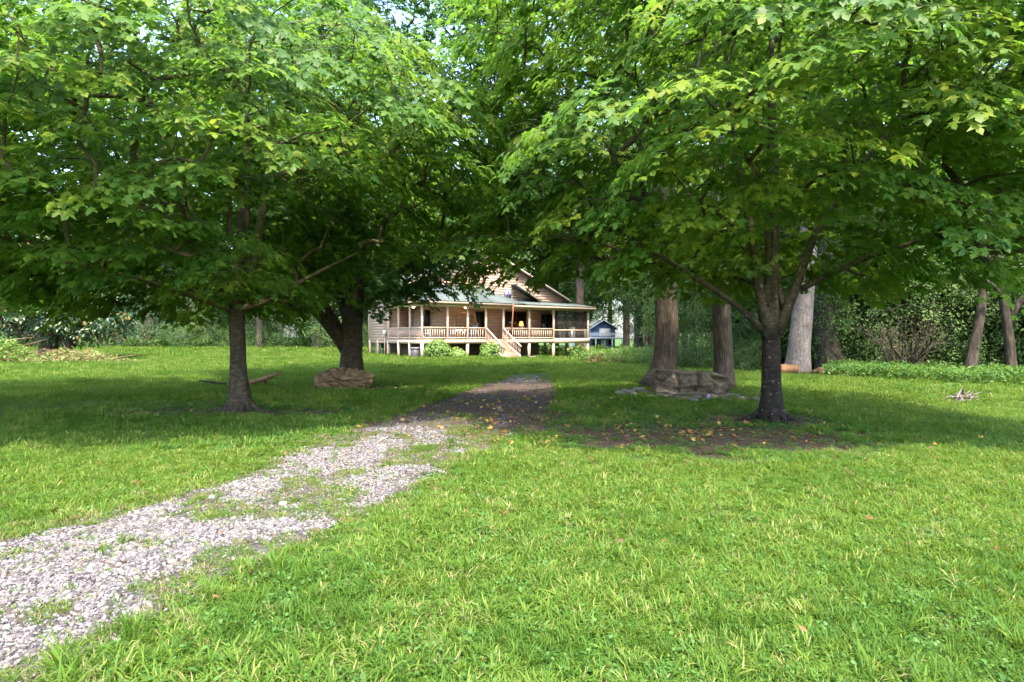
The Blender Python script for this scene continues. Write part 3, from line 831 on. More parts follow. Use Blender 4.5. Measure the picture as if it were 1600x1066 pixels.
TK = {
 'tall': tree_kind(51, bole(20, .34, seed=1), ((0, 0, 13), (5.2, 5.2, 7.2)), 520, 44, .30, 1.0, DIAM, M['wood_leaf'], M['bark_wood'], 4.5, 4.5, .75),
 'slim': tree_kind(52, bole(22, .30, seed=2), ((0, 0, 14.5), (3.9, 3.9, 8.0)), 460, 44, .28, .95, DIAM, M['wood_leaf'], M['bark_wood'], 5, 5.5, .7),
 'mid': tree_kind(53, bole(12, .2, seed=3), ((0, 0, 6.9), (4.2, 4.2, 5.4)), 430, 46, .23, .85, DIAM, M['wood_leaf'], M['bark_wood'], 1.6, 1.4, .65),
 'low': tree_kind(54, bole(6.2, .10, seed=4), ((0, 0, 3.5), (2.9, 2.9, 3.0)), 300, 46, .15, .62, OVAL, M['wood_leaf'], M['bark_wood'], .7, .7, .45, twigr=.009),
 'pale': tree_kind(55, bole(8, .13, seed=5), ((0, 0, 4.4), (3.2, 3.2, 4.0)), 300, 46, .17, .7, DIAM, M['pale_leaf'], M['bark_wood'], .9, .8, .5, twigr=.010),
 'cedar': tree_kind(56, bole(13, .26, seed=6), ((0, 0, 7.0), (3.4, 3.4, 6.4)), 420, 60, .20, .8, NEEDLE, M['cedar'], M['bark_wood'], 1.4, 1.2, .55, cone=True),
 'shrub': tree_kind(57, [(0, 0, -.1, .05), (0, 0, .5, .04), (.05, 0, 1.6, .015)], ((0, 0, 1.0), (1.5, 1.5, 1.25)), 120, 40, .10, .42, OVAL, M['wood_leaf'], M['bark_wood'], .2, .1, .3, limbs=[[(0, 0, .1, .04), (.4, .1, .6, .03), (.8, .2, 1.4, .01)], [(0, 0, .1, .04), (-.4, .2, .6, .03), (-.7, .3, 1.4, .01)]], twigr=.007),
}
def plant(kind, name, label, group, x, y, sc=1., rz=0., sz=None, cat='tree'):
    k = TK[kind]
    r = empty(name, (x, y, gz(x, y)), rz, label, cat, group)
    r.scale = (sc, sc, sz or sc)
    put('trunk', k.trunk, r); put('crown', k.crown, r)
    return r
rw = np.random.default_rng(77)
def row(kind, name, label, group, spots, smin=.85, smax=1.15, cat='tree'):
    for x, y in spots:
        sc = smin + (smax - smin) * rw.random()
        plant(kind, name, label, group, x, y, sc, rw.random() * 6.28, sc * (.9 + .25 * rw.random()), cat)

# far left wood
row('tall', 'tall_woodland_tree', 'tall leafy tree at the back of the wood beyond the left lawn', 'tall trees of the left wood',
    [(-62, 72), (-52, 66), (-45, 74), (-38, 68), (-30, 73), (-23, 69), (-56, 60), (-68, 62), (-16, 66)])
row('pale', 'small_woodland_tree', 'small pale green tree at the lawn edge of the left wood', 'small pale trees along the left wood edge',
    [(-31, 60), (-27.5, 62), (-24.5, 59.5), (-21, 61), (-18, 59), (-15, 62), (-12.5, 58), (-34, 62)], .7, 1.0)
row('cedar', 'cedar_tree', 'dark cedar standing among the left wood', 'cedars of the left wood', [(-36.5, 60.5), (-41, 61), (-47, 57), (-29.5, 61.5), (-20, 63), (-33.5, 63.5)])
row('shrub', 'shrub', 'low leafy shrub along the far left lawn edge', 'shrubs along the left wood edge',
    [(-40, 57), (-37, 58), (-33, 57.5), (-30, 58), (-27, 57.6), (-22.5, 57.5), (-19, 57), (-16, 57.2), (-44, 56), (-48, 54), (-13.6, 56), (-25, 58)], .8, 1.3, 'shrub')
row('mid', 'woodland_tree', 'bushy tree inside the left wood', 'bushy trees of the left wood', [(-36, 72), (-31, 74), (-26, 72), (-21, 75), (-15.5, 73), (-43, 72), (-34, 66), (-29, 67), (-24, 65.5), (-19, 67), (-13.5, 66), (-40, 66), (-46, 64), (-52, 62), (-9, 63)], .8, 1.05)
# trees beyond the house
row('tall', 'tall_woodland_tree', 'tall leafy tree rising behind the tan house', 'tall trees behind the house',
    [(-9, 64), (-2, 70), (5, 66), (-5, 58), (20, 66), (28, 70), (36, 72), (15, 62)])
row('slim', 'slim_woodland_tree', 'slim tall tree between the tan house and the right wood', 'slim trees behind the house',
    [(11.5, 58), (14, 70), (17, 76), (19.5, 84), (23, 88), (24, 60), (1.5, 57)])
row('mid', 'woodland_tree', 'bushy mid sized tree behind the weedy ground right of the tan house', 'bushy trees behind the weeds',
    [(12.5, 47), (16, 44), (19, 50), (21, 40), (15.5, 38.5)], .75, 1.05)
row('tall', 'tall_woodland_tree', 'tall tree in the wood behind the blue house', 'tall trees behind the blue house', [(12, 112), (18, 106), (24, 102), (8, 116), (30, 98), (36, 92), (21, 96), (14, 102)], 1.0, 1.3)
row('mid', 'woodland_tree', 'bushy tree in the wood behind the blue house', 'bushy trees behind the blue house', [(10, 104), (15.5, 99), (20, 92), (25, 90), (30, 82), (22.5, 76), (27, 66), (33, 60)], .8, 1.1)
# right wood
row('tall', 'tall_woodland_tree', 'tall tree deep in the right wood', 'tall trees of the right wood', [(17, 36), (24, 34), (29, 31), (33, 33), (24, 40), (36, 26), (33, 42), (40, 36), (44, 48), (30, 52)])
row('mid', 'woodland_tree', 'bushy tree inside the right wood', 'bushy trees of the right wood', [(14.5, 31), (18.5, 27.5), (23, 25), (26.5, 22), (29, 18), (20, 33), (27, 31), (33, 28), (36, 20), (25, 44), (19, 40)], .7, .95)
row('pale', 'understory_tree', 'pale leafy tree catching light along the right wood edge', 'pale trees along the right wood edge', [(15.9, 29.2), (16.9, 26.4), (20.0, 25.0), (23.2, 22.0), (12.0, 31.0), (10.4, 33.0)], .6, .85)
row('low', 'understory_tree', 'low spreading tree at the edge of the right wood', 'low trees along the right wood edge',
    [(16.6, 29.5), (21.5, 26), (24, 21), (22.5, 18.5), (14.4, 29.4), (25.5, 24.5), (16.0, 28.2), (18.6, 26.6), (21.4, 23.6), (12.6, 29.4)], .72, 1.0)
row('shrub', 'shrub', 'leafy shrub at the foot of the right wood', 'shrubs at the foot of the right wood',
    [(20.4, 19.0), (21.5, 18.0), (11.2, 27.6), (9.3, 29.0), (8.2, 29.4), (16.0, 25.4)], .6, .95, 'shrub')
# a tall screen behind the left maples
row('slim', 'slim_woodland_tree', 'slim tall tree standing behind the two left maples', 'slim trees behind the left maples', [(-14, 58), (-19, 56), (-25, 57), (-10.5, 56)])

# ------------------------------------------------------------------ tall single trunks on the right
high = tree_kind(61, [(0, 0, 9.6, .12), (0, 0, 12, .1), (0, 0, 15, .04)], ((0, 0, 16), (5.4, 5.4, 5.2)), 330, 40, .24, .95, DIAM, M['wood_leaf'], M['bark_wood'], 9.5, 10.4, .85)
def tall_trunk(name, label, x, y, pts, bark, rz, lean=(0, 0), crown=True, rough=.05):
    r = empty(name, (x, y, gz(x, y)), 0, label, 'tree')
    m = MB(); rs = resample(pts, .3); m.tube(rs[:, :3], rs[:, 3], 26, rough, seed=int(x * 3) % 7)
    m.build('trunk', bark, r, smooth=True)
    if crown:
        top = pts[-2]
        put('branches', high.trunk, r, (top[0], top[1], -1), (0, 0, rz)); put('crown', high.crown, r, (top[0], top[1], -1), (0, 0, rz))
    return r
tall_trunk('tall_oak', 'massive brown trunk with flared base behind the left end of the stone slab', 4.95, 18.3,
           [(-.40, 0, -.1, .60), (-.24, 0, .2, .46), (-.10, 0, .7, .385), (-.02, 0, 1.5, .36), (-.06, 0, 3, .34), (-.12, 0, 6, .36), (-.35, 0, 10, .33), (-.5, 0, 15, .2), (-.5, 0, 19, .03)], M['bark_tall'], .4)
tall_trunk('tall_oak', 'slimmer brown trunk with a knot behind the right end of the stone slab', 6.45, 17.6,
           [(.05, 0, -.1, .36), (.03, 0, .3, .305), (0, 0, 1.0, .28), (-.05, 0, 2.2, .265), (-.1, 0, 4, .24), (-.2, 0, 7, .21), (-.3, 0, 11, .17), (-.4, 0, 15, .12), (-.4, 0, 18, .03)], M['bark_tall'], 2.1)
tall_trunk('tall_pine', 'pale grey flaky trunk leaning slightly among sawn orange logs', 12.4, 25.0,
           [(-.05, 0, -.1, .62), (0, 0, .3, .50), (.08, 0, 1.2, .45), (.2, 0, 2.6, .42), (.4, 0, 5, .37), (.7, 0, 9, .30), (1.0, 0, 15, .2), (1.0, 0, 18, .03)], M['bark_pale'], 4.4)
tall_trunk('ivy_clad_tree', 'dark ivy covered trunk with flared roots beside the pale trunk', 14.2, 26.0,
           [(.35, 0, -.1, .85), (.2, 0, .3, .66), (.05, 0, 1.0, .52), (-.05, 0, 2.2, .45), (-.1, 0, 5, .40), (0, 0, 10, .3), (0, 0, 15, .2), (0, 0, 17, .03)], M['bark_wood'], 5.6)
tall_trunk('forked_tree', 'forked brown trunk at the far right edge of the frame', 18.9, 21.8,
           [(0, 0, -.1, .26), (0, 0, .4, .19), (-.1, 0, 1.6, .16), (-.3, 0, 3.0, .145), (-.55, 0, 4.6, .12), (-.9, 0, 7, .10), (-1.0, 0, 10, .03)], M['bark_wood'], 0, crown=False)
_f = [o for o in S.objects if o.name.startswith('forked_tree')][0]
m = MB(); m.tube([(-.12, 0, 1.9), (.15, 0, 2.7), (.7, -.1, 3.6), (1.2, -.2, 5.2)], [.13, .115, .09, .05], 9, .1, 2); m.build('limb', M['bark_wood'], _f, smooth=True)
m = MB(); m.tube([(-.3, 0, 3.0), (-.8, -.2, 3.5), (-1.6, -.4, 3.9), (-2.4, -.5, 4.6)], [.09, .07, .05, .02], 8, .1, 3); m.build('limb', M['bark_wood'], _f, smooth=True)
tall_trunk('woodland_tree', 'short dark trunk leaning right inside the right wood', 17.7, 22.2,
           [(-.1, 0, -.1, .30), (-.05, 0, .4, .22), (.1, 0, 1.2, .18), (.35, 0, 2.4, .155), (.6, 0, 4.6, .12), (.7, 0, 7, .05)], M['bark_wood'], 0, crown=False)
tall_trunk('tall_pine', 'dark bare trunk rising behind the screened porch', 6.35, 54.0,
           [(0, 0, -.6, .52), (0, 0, .6, .44), (0, 0, 3, .41), (0, 0, 8, .37), (.1, 0, 13, .28), (.1, 0, 18, .05)], M['bark_tall'], 1.2)
tall_trunk('tall_pine', 'thick dark brown trunk at the edge of the left wood', -36.6, 58.0,
           [(.1, 0, -.6, .85), (0, 0, .4, .62), (0, 0, 3, .52), (0, 0, 8, .42), (.1, 0, 13, .28), (.1, 0, 18, .05)], M['bark_tall'], 1.2)
for i, (px, d, h) in enumerate(((978, 86, 14), (992, 82, 16), (1000, 88, 15), (612, 61, 10), (438, 58, 9), (300, 59, 9))):
    m = MB(); x = (px - 800) / 900 * d
    o_ = empty('thin_tree', (x, d, gz(x, d)), 0, 'thin pale bare trunk standing far off in the wood', 'tree', 'thin far trunks')
    m.tube([(0, 0, -.3), (.1, 0, 2), (.0, 0, 5), (.3, 0, h)], [.30, .24, .2, .08], 8, .1); m.build('trunk', M['bark_pale'], o_, smooth=True)

# ivy on the dark trunk
rng = np.random.default_rng(8); n = 2600
a = rng.random(n) * 6.283; zz = rng.random(n) ** .8 * 7 + .6
rr = .47 + .12 * rng.random(n) + .25 * (rng.random(n) ** 4)
pos = np.stack([14.2 - .05 + rr * np.cos(a), 26.0 + rr * np.sin(a), zz], 1)
od = np.stack([np.cos(a), np.sin(a), .3 + 0 * a], 1)
mb = MB(); add_leaves(mb, OVAL, pos, od * .5 + rng.normal(0, .5, (n, 3)) + np.array([0, 0, -.7]), od + rng.normal(0, .3, (n, 3)), .13 * (.6 + .7 * rng.random(n)), rng.normal(.45, .2, n))
tag(mb.build('ivy', M['maple_dark'], tint=True), 'ivy climbing the dark trunk beside the pale trunk', 'ivy')

# ------------------------------------------------------------------ magnolia with twin trunks and the cut brush below it
mg = np.random.default_rng(31)
root = empty('magnolia_tree', (-29.0, 36.0, gz(-29, 36)), 0, 'glossy leaved magnolia with twin trunks on the far left lawn', 'tree')
mt, mc = MB(), MB()
cen = np.vstack([shell(mg, (-.4, 0, 5.0), (4.3, 3.6, 4.0), 330, .45, .6, 1.4, lump=.2), shell(mg, (3.2, -.2, 3.4), (2.4, 2.2, 1.9), 120, .4, .5, 1.3)])
skeleton(mg, mt, mt, [[(0, 0, -.2, .66), (0, 0, .3, .52), (.1, 0, 1.4, .44), (.1, 0, 3, .36), (0, 0, 6, .2), (0, 0, 8, .04)],
                      [(.9, .3, -.2, .42), (1.05, .3, .4, .30), (1.2, .3, 1.4, .27), (1.8, .2, 2.6, .2), (2.8, 0, 4.0, .06)],
                      [(1.0, .3, .5, .18), (.7, .3, 1.1, .15), (.4, .3, 1.9, .1)]], cen, 1.5, twigr=.012, big_sides=14)
out = cen - np.array([0, 0, 4])
sprays(mg, mc, OVAL, cen, out, 36, .55 * (.7 + .6 * mg.random(len(cen))), .26, .5 + mg.normal(0, .15, len(cen)), flat=.16, tilt=.9, tvar=.28)
mt.build('trunk', M['bark_tall'], root, smooth=True); mc.build('crown', M['magnolia'], root, tint=True)

def brush(name, label, x, y, rx, ry, h, nst, nlf, seed, leafm, woodm, lsize=.13, longer=1.4):
    rng = np.random.default_rng(seed); r = empty(name, (x, y, gz(x, y)), 0, label, 'brush pile')
    ms, ml = MB(), MB()
    for _ in range(nst):
        a = rng.random() * 6.28; p = np.array([rx * rng.normal(0, .45), ry * rng.normal(0, .45), 0]); 
        q = math.exp(-(p[0] / rx) ** 2 - (p[1] / ry) ** 2); p[2] = h * q * rng.random()
        L = longer * (.4 + .9 * rng.random()); d = np.array([math.cos(a), math.sin(a) * .6, rng.normal(.05, .22)])
        e = p + d * L; e[2] = max(.02, e[2]); m_ = (p + e) / 2 + rng.normal(0, .08, 3); m_[2] = max(.03, m_[2] + .06)
        rd = .012 + .03 * rng.random() ** 2
        ms.tube([p, m_, e], [rd, rd * .8, rd * .3], 5, cap=False)
    p = np.stack([rx * rng.normal(0, .5, nlf), ry * rng.normal(0, .5, nlf)], 1)
    q = np.exp(-(p[:, 0] / rx) ** 2 - (p[:, 1] / ry) ** 2)
    pos = np.concatenate([p, (h * q * (.2 + .8 * rng.random(nlf)) * (.6 + .8 * fbm(p[:, 0] * 2, p[:, 1] * 2, seed)))[:, None] + .03], 1)
    if nlf:
        add_leaves(ml, OVAL, pos, rng.normal(0, 1, (nlf, 3)), np.array([0, -.2, 1.]) + rng.normal(0, .6, (nlf, 3)), lsize * (.6 + .7 * rng.random(nlf)), rng.normal(.5, .25, nlf))
    ms.build('sticks', woodm, r, smooth=True)
    if nlf: ml.build('leaves', leafm, r, tint=True)
    return r
M['brush_leaf'] = leaf_mat('cut_brush_leaf', [(0, (.10, .07, .03)), (.25, (.22, .14, .07)), (.5, (.12, .18, .05)), (1, (.22, .28, .07))], (.4, .4, .08), .3, .5, .3)
brush('brush_pile', 'pile of cut leafy branches below the magnolia', -25.6, 33.6, 2.6, 1.1, .75, 70, 1500, 3, M['brush_leaf'], M['dead_wood'], .17)
brush('brush_pile', 'heap of pruned green limbs at the left edge of the lawn', -29.6, 33.2, 1.8, 1.0, 1.6, 60, 1500, 4, M['bush'], M['dead_wood'], .17, 2.0)
brush('brush_pile', 'small grey clump of dead twigs on the right lawn', 11.3, 14.4, .30, .16, .14, 45, 0, 5, None, M['bark_pale'], longer=.36)
brush('brush_pile', 'brown debris heap on the grass right of the screened porch', 5.4, 35.2, 1.0, .5, .42, 70, 260, 6, M['litter'], M['dead_wood'], .13, .8)

# fallen limb left of the boulder
r = empty('fallen_limb', (-8.6, 18.4, gz(-8.6, 18.4)), 0, 'broken dead limb with its butt end raised off the lawn', 'fallen branch'); r.scale = (.84, .84, .8)
m = MB()
m.tube([(-.95, .15, .10), (-.2, 0, .12), (.4, 0, .22), (1.0, .05, .42), (1.42, .1, .60)], [.05, .075, .085, .085, .05], 14, .45, 2); m.build('main_stem', M['dead_wood'], r, smooth=True)
m = MB(); m.tube([(-1.75, .2, .26), (-1.2, .1, .2), (-.65, .02, .14)], [.03, .045, .05], 7, .2, 3); m.build('side_branch', M['bark_maple'], r, smooth=True)
m = MB(); m.tube([(.75, .05, .32), (1.0, -.1, .12), (1.75, -.15, .06)], [.06, .05, .02], 7, .2, 4); m.tube([(1.2, .08, .5), (1.32, .1, .72)], [.03, .01], 5); m.build('broken_stub', M['bark_maple'], r, smooth=True)

# ------------------------------------------------------------------ boulders and stones
def rock_mesh(name, dims, seed, mat, sub=40, style='lump', amp=.12):
    """a box-sphere pushed about by layered noise"""
    mb = MB(); n = sub; vid = {}
    V = []; F = []
    def vert(p):
        k = tuple(np.round(p, 5))
        if k not in vid: vid[k] = len(V); V.append(p)
        return vid[k]
    ax = [(0, 1, 2), (1, 2, 0), (2, 0, 1)]
    lin = np.linspace(-1, 1, n + 1)
    for a, b, c in ax:
        for sgn in (-1, 1):
            for i in range(n):
                for j in range(n):
                    q = []
                    for di, dj in ((0, 0), (1, 0), (1, 1), (0, 1)):
                        p = [0, 0, 0]; p[a] = lin[i + di]; p[b] = lin[j + dj]; p[c] = sgn; q.append(vert(tuple(p)))
                    F.append(q if sgn > 0 else q[::-1])
    V = np.array(V, float)
    r = np.linalg.norm(V, axis=1, keepdims=True)
    sph = V / r
    k = .95 if style == 'lump' else .14
    V = V * (1 - k) + sph * k * (1.0 if style == 'lump' else 1.15)
    out = np.empty_like(V)
    dims = np.array(dims)
    for i, p in enumerate(V):
        P_ = Vector(p * dims)
        o = Vector((seed * 3.1, seed * 1.7, seed))
        if style == 'lump':
            f = mnoise.fractal(Vector((P_.x * 1.3, P_.y * 1.3, P_.z * 2.0)) + o, 1.0, 2.1, 3) * amp
            rid = 1 - abs(mnoise.noise(Vector((P_.x * 2.6 + P_.z * 2.5, P_.y * 2.6, P_.z * 4.5)) + o * 2)) * 2.4
            f += (max(0, rid) ** 3) * -.17 - .035 * max(0, 1 - abs(mnoise.noise(Vector((P_.x * 5 + P_.z * 5, P_.y * 5, P_.z * 5)) + o)) * 4) + mnoise.noise(P_ * 11 + o) * .02 if dims[0] > .9 and dims[0] < .99 else mnoise.noise(P_ * 3 + o) * .05
        else:
            q = np.array(P_); side = float(np.clip(1.25 - (abs(V[i][2]) - .55) * 3.2, 0, 1)) if abs(V[i][2]) > .55 else 1.0
            wob = .5 * mnoise.noise(Vector((P_.x * 1.3, P_.y * 1.3, 3.0)) + o)
            lay = math.floor((V[i][2] + wob) * 2.6)                       # bedding layers stand in and out
            f = .16 * mnoise.noise(Vector((P_.x * 1.7, P_.y * 1.7, lay * 7.7)) + o) + .07 * mnoise.noise(Vector((P_.x * 5, P_.y * 5, lay * 3.1)) + o)
            f -= .12 * max(0, -V[i][2]) ** 2
            crack = abs(mnoise.noise(Vector((P_.x * 1.9, P_.y * 1.9, P_.z * 1.1)) + o * 3))
            f -= .15 * max(0, 1 - crack * 11) + .02 * mnoise.noise(P_ * 13 + o)
            hd = np.array([V[i][0] * .55, V[i][1], 0.]); hd = hd / (np.linalg.norm(hd) + 1e-6)
            q = q + hd * f * side
            q[2] += .045 * mnoise.noise(Vector((P_.x * 1.6, P_.y * 2.2, 9)) + o) + .02 * mnoise.noise(P_ * 6 + o) - .10 * (V[i][0] > .55) * (V[i][0] - .55)
            out[i] = q; continue
        out[i] = np.array(P_) + sph[i] * f
    mb.add(out, [np.array(F)])
    return mb.mesh(name, mat, smooth=(style == 'lump'))
def rock_mat(name, dark, mid, light, sc=3., moss=None):
    t = NT(name); co = t.coord('Object'); c2 = t.coord('Object', (1, 1, 1.7))
    n1 = t.noise(c2, sc, 7, .65, .8); n2 = t.noise(co, 26, 5, .7)
    c = t.ramp(n1, [(.3, dark), (.5, mid), (.7, light)])
    c = t.mix(.35, c, t.ramp(n2, [(.3, dark), (.7, light)]))
    if moss: c = t.mix(t.ramp(t.noise(co, 2.2, 3), [(.5, (0, 0, 0)), (.68, (.8, .8, .8))]), c, moss)
    return t.done(t.pbsdf(c, .92, .15, t.bump(t.math('ADD', n1, t.math('MULTIPLY', n2, .5)), .9, .05)))
M['rock_a'] = rock_mat('weathered_ochre_rock', (.04, .024, .014), (.17, .105, .06), (.38, .27, .165), 4.5)
M['rock_b'] = rock_mat('grey_brown_rock', (.022, .017, .013), (.115, .088, .066), (.27, .22, .175), 3.2, (.085, .085, .055))
rock = put('boulder', rock_mesh('boulder', (.96, .58, .38), 4, M['rock_a'], 52, 'lump', .20), None, (-5.15, 18.1, .27 + gz(-5.15, 18.3)), (0, 0, -.1))
tag(rock, 'lumpy weathered brown boulder at the foot of the thick maple', 'boulder')
slab = put('stone_slab', rock_mesh('stone_slab', (1.00, .44, .31), 9, M['rock_b'], 44, 'slab', .12), None, (4.85, 15.7, .36 + gz(4.9, 15.7)), (0, R(3.5), R(-7)))
tag(slab, 'long flat topped grey brown stone slab propped in front of two big trunks', 'boulder')

rs_ = np.random.default_rng(13)
M['stone'] = rock_mat('pale_field_stone', (.09, .072, .066), (.20, .17, .16), (.36, .32, .305), 4)
M['stone_red'] = rock_mat('rosy_field_stone', (.17, .09, .06), (.33, .19, .13), (.46, .31, .24), 4)
M['stone_lilac'] = rock_mat('lilac_crystal_stone', (.25, .2, .38), (.42, .36, .6), (.62, .56, .78), 4)
sm = [rock_mesh('stone', (1, .8, .42), 20 + k, mt_, 5, 'lump', .2) for k, mt_ in enumerate((M['stone'], M['stone'], M['stone'], M['stone_red']))]
pxs = [(978, 612), (990, 618), (1003, 609), (1012, 614), (998, 611), (1020, 616), (1027, 613), (1034, 620), (1018, 621), (1045, 618), (1052, 622), (968, 616), (1090, 622), (1102, 624), (1112, 622), (1126, 621), (1140, 619), (1150, 620), (1158, 624), (1170, 623), (1083, 626), (1068, 624), (1061, 620), (1180, 625), (1135, 625), (986, 614)]
for i, (px, py) in enumerate(pxs):
    x, y = gpt(px, py + 2); s_ = .09 + .09 * rs_.random() * (1.3 if i in (4, 7, 14, 15) else 1)
    o = put('field_stone', sm[3] if i in (6, 14, 15, 21) else sm[i % 3], None, (x, y, gz(x, y) + s_ * .28), (0, 0, rs_.random() * 6.28), (s_, s_, s_))
    tag(o, 'loose flat field stone lying in the mulch around the stone slab', 'stone', 'field stones around the slab')
x, y = gpt(1105, 624); o = put('crystal_stone', rock_mesh('stone', (.9, .7, .8), 31, M['stone_lilac'], 5, 'lump', .2), None, (x, y - .1, gz(x, y) + .07), (0, 0, 1), (.10, .10, .10))
tag(o, 'small lilac stone in front of the stone slab', 'stone')

# sawn logs round the pale trunk, stump, stake
M['saw'] = bark_mat('fresh_sawn_wood', (.11, .06, .03), (.21, .115, .055), (.31, .19, .10), (10, 3, 10), .5)
def log(name, label, x, y, p, q, r_, bark, cat='log'):
    o = empty(name, (x, y, gz(x, y)), 0, label, cat)
    m = MB(); p = np.array(p, float); q = np.array(q, float)
    m.tube([p, (p * 2 + q) / 3, (p + q * 2) / 3, q], [r_, r_ * 1.03, r_ * .97, r_], 14, .18, 3, cap=False); m.build('bark', bark, o, smooth=True)
    for e, dd in ((p, p - q), (q, q - p)):
        dd = dd / np.linalg.norm(dd)
        m = MB(); m.tube([e - dd * .02, e + dd * .012], [r_ * .97, r_ * .95], 14, .15, 3); m.build('sawn_end', M['saw'], o)
    return o
log('sawn_log', 'short sawn log lying left of the pale trunk', 11.6, 24.4, (-.35, -.1, .22), (.45, .1, .24), .22, M['saw'])
log('sawn_log', 'orange sawn log lying right of the pale trunk', 13.3, 23.9, (-.55, -.05, .16), (.55, .15, .15), .2, M['saw'])
log('sawn_log', 'low orange log chunk propped between the pale trunk and the ivy trunk', 12.9, 24.3, (-.2, -.2, .12), (.3, .2, .14), .15, M['saw'])
log('tree_stump', 'pale brown sawn stump beside the debris heap', 6.55, 35.4, (0, 0, -.1), (.02, 0, .38), .42, M['dead_wood'], 'stump')
m = MB(); m.bar((0, 0, -.2), (.02, 0, 1.75), .09); o = m.build('wooden_stake', plain('stake_wood', (.35, .27, .18), .8), None, loc=(9.35, 30.5, gz(9.35, 30.5)))
tag(o, 'thin upright wooden stake between the two brown trunks', 'stake')

# ------------------------------------------------------------------ weeds and undergrowth
def weedmass(name, label, region, n, h, lsize, mat, seed, tmpl=DIAM):
    rng = np.random.default_rng(seed)
    x, y = region(rng, n); hh = h * (.25 + 1.1 * fbm(x * .9, y * .9, seed, 3)) * np.sqrt(rng.random(len(x)))
    n = len(x)
    pos = np.stack([x, y, ground_z(x, y) + hh], 1)
    tip = rng.normal(0, 1, (n, 3)); tip[:, 2] -= .3
    mb = MB(); add_leaves(mb, tmpl, pos, tip, np.array([0, -.2, 1.]) + rng.normal(0, .5, (n, 3)), lsize * (.6 + .8 * rng.random(n)), rng.normal(.5, .2, n) + .3 * (fbm(x * .5, y * .5, seed + 3) - .5))
    return tag(mb.build(name, mat, tint=True), label, 'undergrowth', kind='stuff')
def seg_region(a, b, w):
    a = np.array(a, float); b = np.array(b, float); d = unit((b - a)[None])[0]; nn = np.array([-d[1], d[0]])
    def f(rng, n):
        t = rng.random(n)[:, None]; s_ = (rng.random(n) - .5)[:, None] * w
        p = a + (b - a) * t + nn * (s_ + .5 * (fbm(t[:, 0] * 14, t[:, 0] * 0, 9) - .5)[:, None]); return p[:, 0], p[:, 1]
    return f
weedmass('undergrowth', 'low dark green undergrowth along the right wood edge', seg_region((13.2, 24.0), (23.5, 15.6), 3.2), 16000, .62, .12, M['weed'], 5)
weedmass('undergrowth', 'deep shaded ground cover inside the right wood', seg_region((15, 27), (28, 18), 5.5), 16000, .6, .15, M['wood_leaf'], 6)
weedmass('undergrowth', 'tall pale weeds behind the big brown trunks', seg_region((5.6, 39), (13.5, 31), 6.5), 15000, .95, .15, M['bush'], 7)
weedmass('undergrowth', 'rank weeds below and behind the screened porch', seg_region((3, 54), (13, 46), 7), 9000, .9, .2, M['bush'], 8)
weedmass('undergrowth', 'low leafy undergrowth at the foot of the left wood', seg_region((-56, 58), (-11, 58.5), 3.5), 12000, 1.0, .24, M['pale_leaf'], 9)
# brown twiggy shrub inside the right wood
rng = np.random.default_rng(17)
r = empty('bare_shrub', (15.6, 22.9, gz(15.6, 22.9)), 0, 'brown multi stemmed shrub with bare arching stems inside the right wood', 'shrub')
m, ml = MB(), MB(); ends = []
for k in range(26):
    a = rng.random() * 6.28; L = 1.6 + 1.6 * rng.random(); sp = .35 + .55 * rng.random()
    d = np.array([math.cos(a), math.sin(a), 0]); p = [np.zeros(3) + rng.normal(0, .12, 3) * (1, 1, 0)]
    for f in (.3, .6, .85, 1.0): p.append(d * L * sp * f + np.array([0, 0, L * (f - .22 * f * f)]) + rng.normal(0, .06, 3))
    m.tube(p, [.045, .035, .025, .015, .006], 5, cap=False); ends += p[2:]
    for _ in range(7):
        b = p[rng.integers(1, 4)]; e = b + rng.normal(0, .4, 3) + (0, 0, .2); m.tube([b, (b + e) / 2 + rng.normal(0, .05, 3), e], [.012, .009, .004], 3, cap=False)
ends = np.array(ends); e2 = np.repeat(ends, 14, 0) + rng.normal(0, .28, (len(ends) * 14, 3)); n = len(e2)
add_leaves(ml, OVAL, e2, rng.normal(0, 1, (n, 3)), rng.normal(0, .6, (n, 3)) + (0, 0, 1), .08 * (.6 + .7 * rng.random(n)), rng.random(n))
m.build('stems', M['bark_wood'], r, smooth=True); ml.build('leaves', leaf_mat('brown_shrub_leaf', [(0, (.045, .03, .018)), (.5, (.08, .065, .03)), (1, (.06, .10, .03))], (.2, .2, .05), .25, .7, .2), r, tint=True)

# ------------------------------------------------------------------ the tan house on posts
HX, HY, HA = -5.95, 38.0, R(35)
house = empty('porch_house', (HX, HY, 0), HA, 'tan lap sided house on posts with a wraparound porch and front steps', 'house')
ca, sa = math.cos(HA), math.sin(HA)
def hw(u, v): return HX + ca * u - sa * v, HY + sa * u + ca * v
def hg(u, v): return gz(*hw(u, v))

def paint(name, col, scale=6., var=.10, rough=.6):
    t = NT(name)
    n = t.noise(t.coord('Object', (1.2, 1.2, 5)), scale, 5, .6); n2 = t.noise(t.coord('Object'), 1.1, 3)
    lo = tuple(x * (1 - var) for x in col); hi = tuple(x * (1 + var) for x in col)
    c = t.ramp(n, [(.3, lo), (.7, hi)])
    c = t.mix(t.math('MULTIPLY', n2, .22), c, tuple(x * .62 for x in col))
    return t.done(t.pbsdf(c, rough, .25, t.bump(n, .15, .004)))
M['siding'] = paint('tan_siding', (.46, .315, .235))
M['trim'] = paint('tan_trim', (.55, .395, .30))
M['deck'] = paint('deck_boards', (.42, .30, .225))
M['soffit'] = paint('porch_ceiling', (.36, .25, .16))
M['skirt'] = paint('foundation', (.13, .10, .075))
t = NT('dark_glass')
g = t.pbsdf((.012, .014, .016), .06, .6); M['glass'] = t.done(g)
M['darkframe'] = plain('dark_window_frame', (.035, .032, .03), .5)
t = NT('shingles')
co = t.coord('Object'); mp = t.coord('Object', (1, 1, 1))
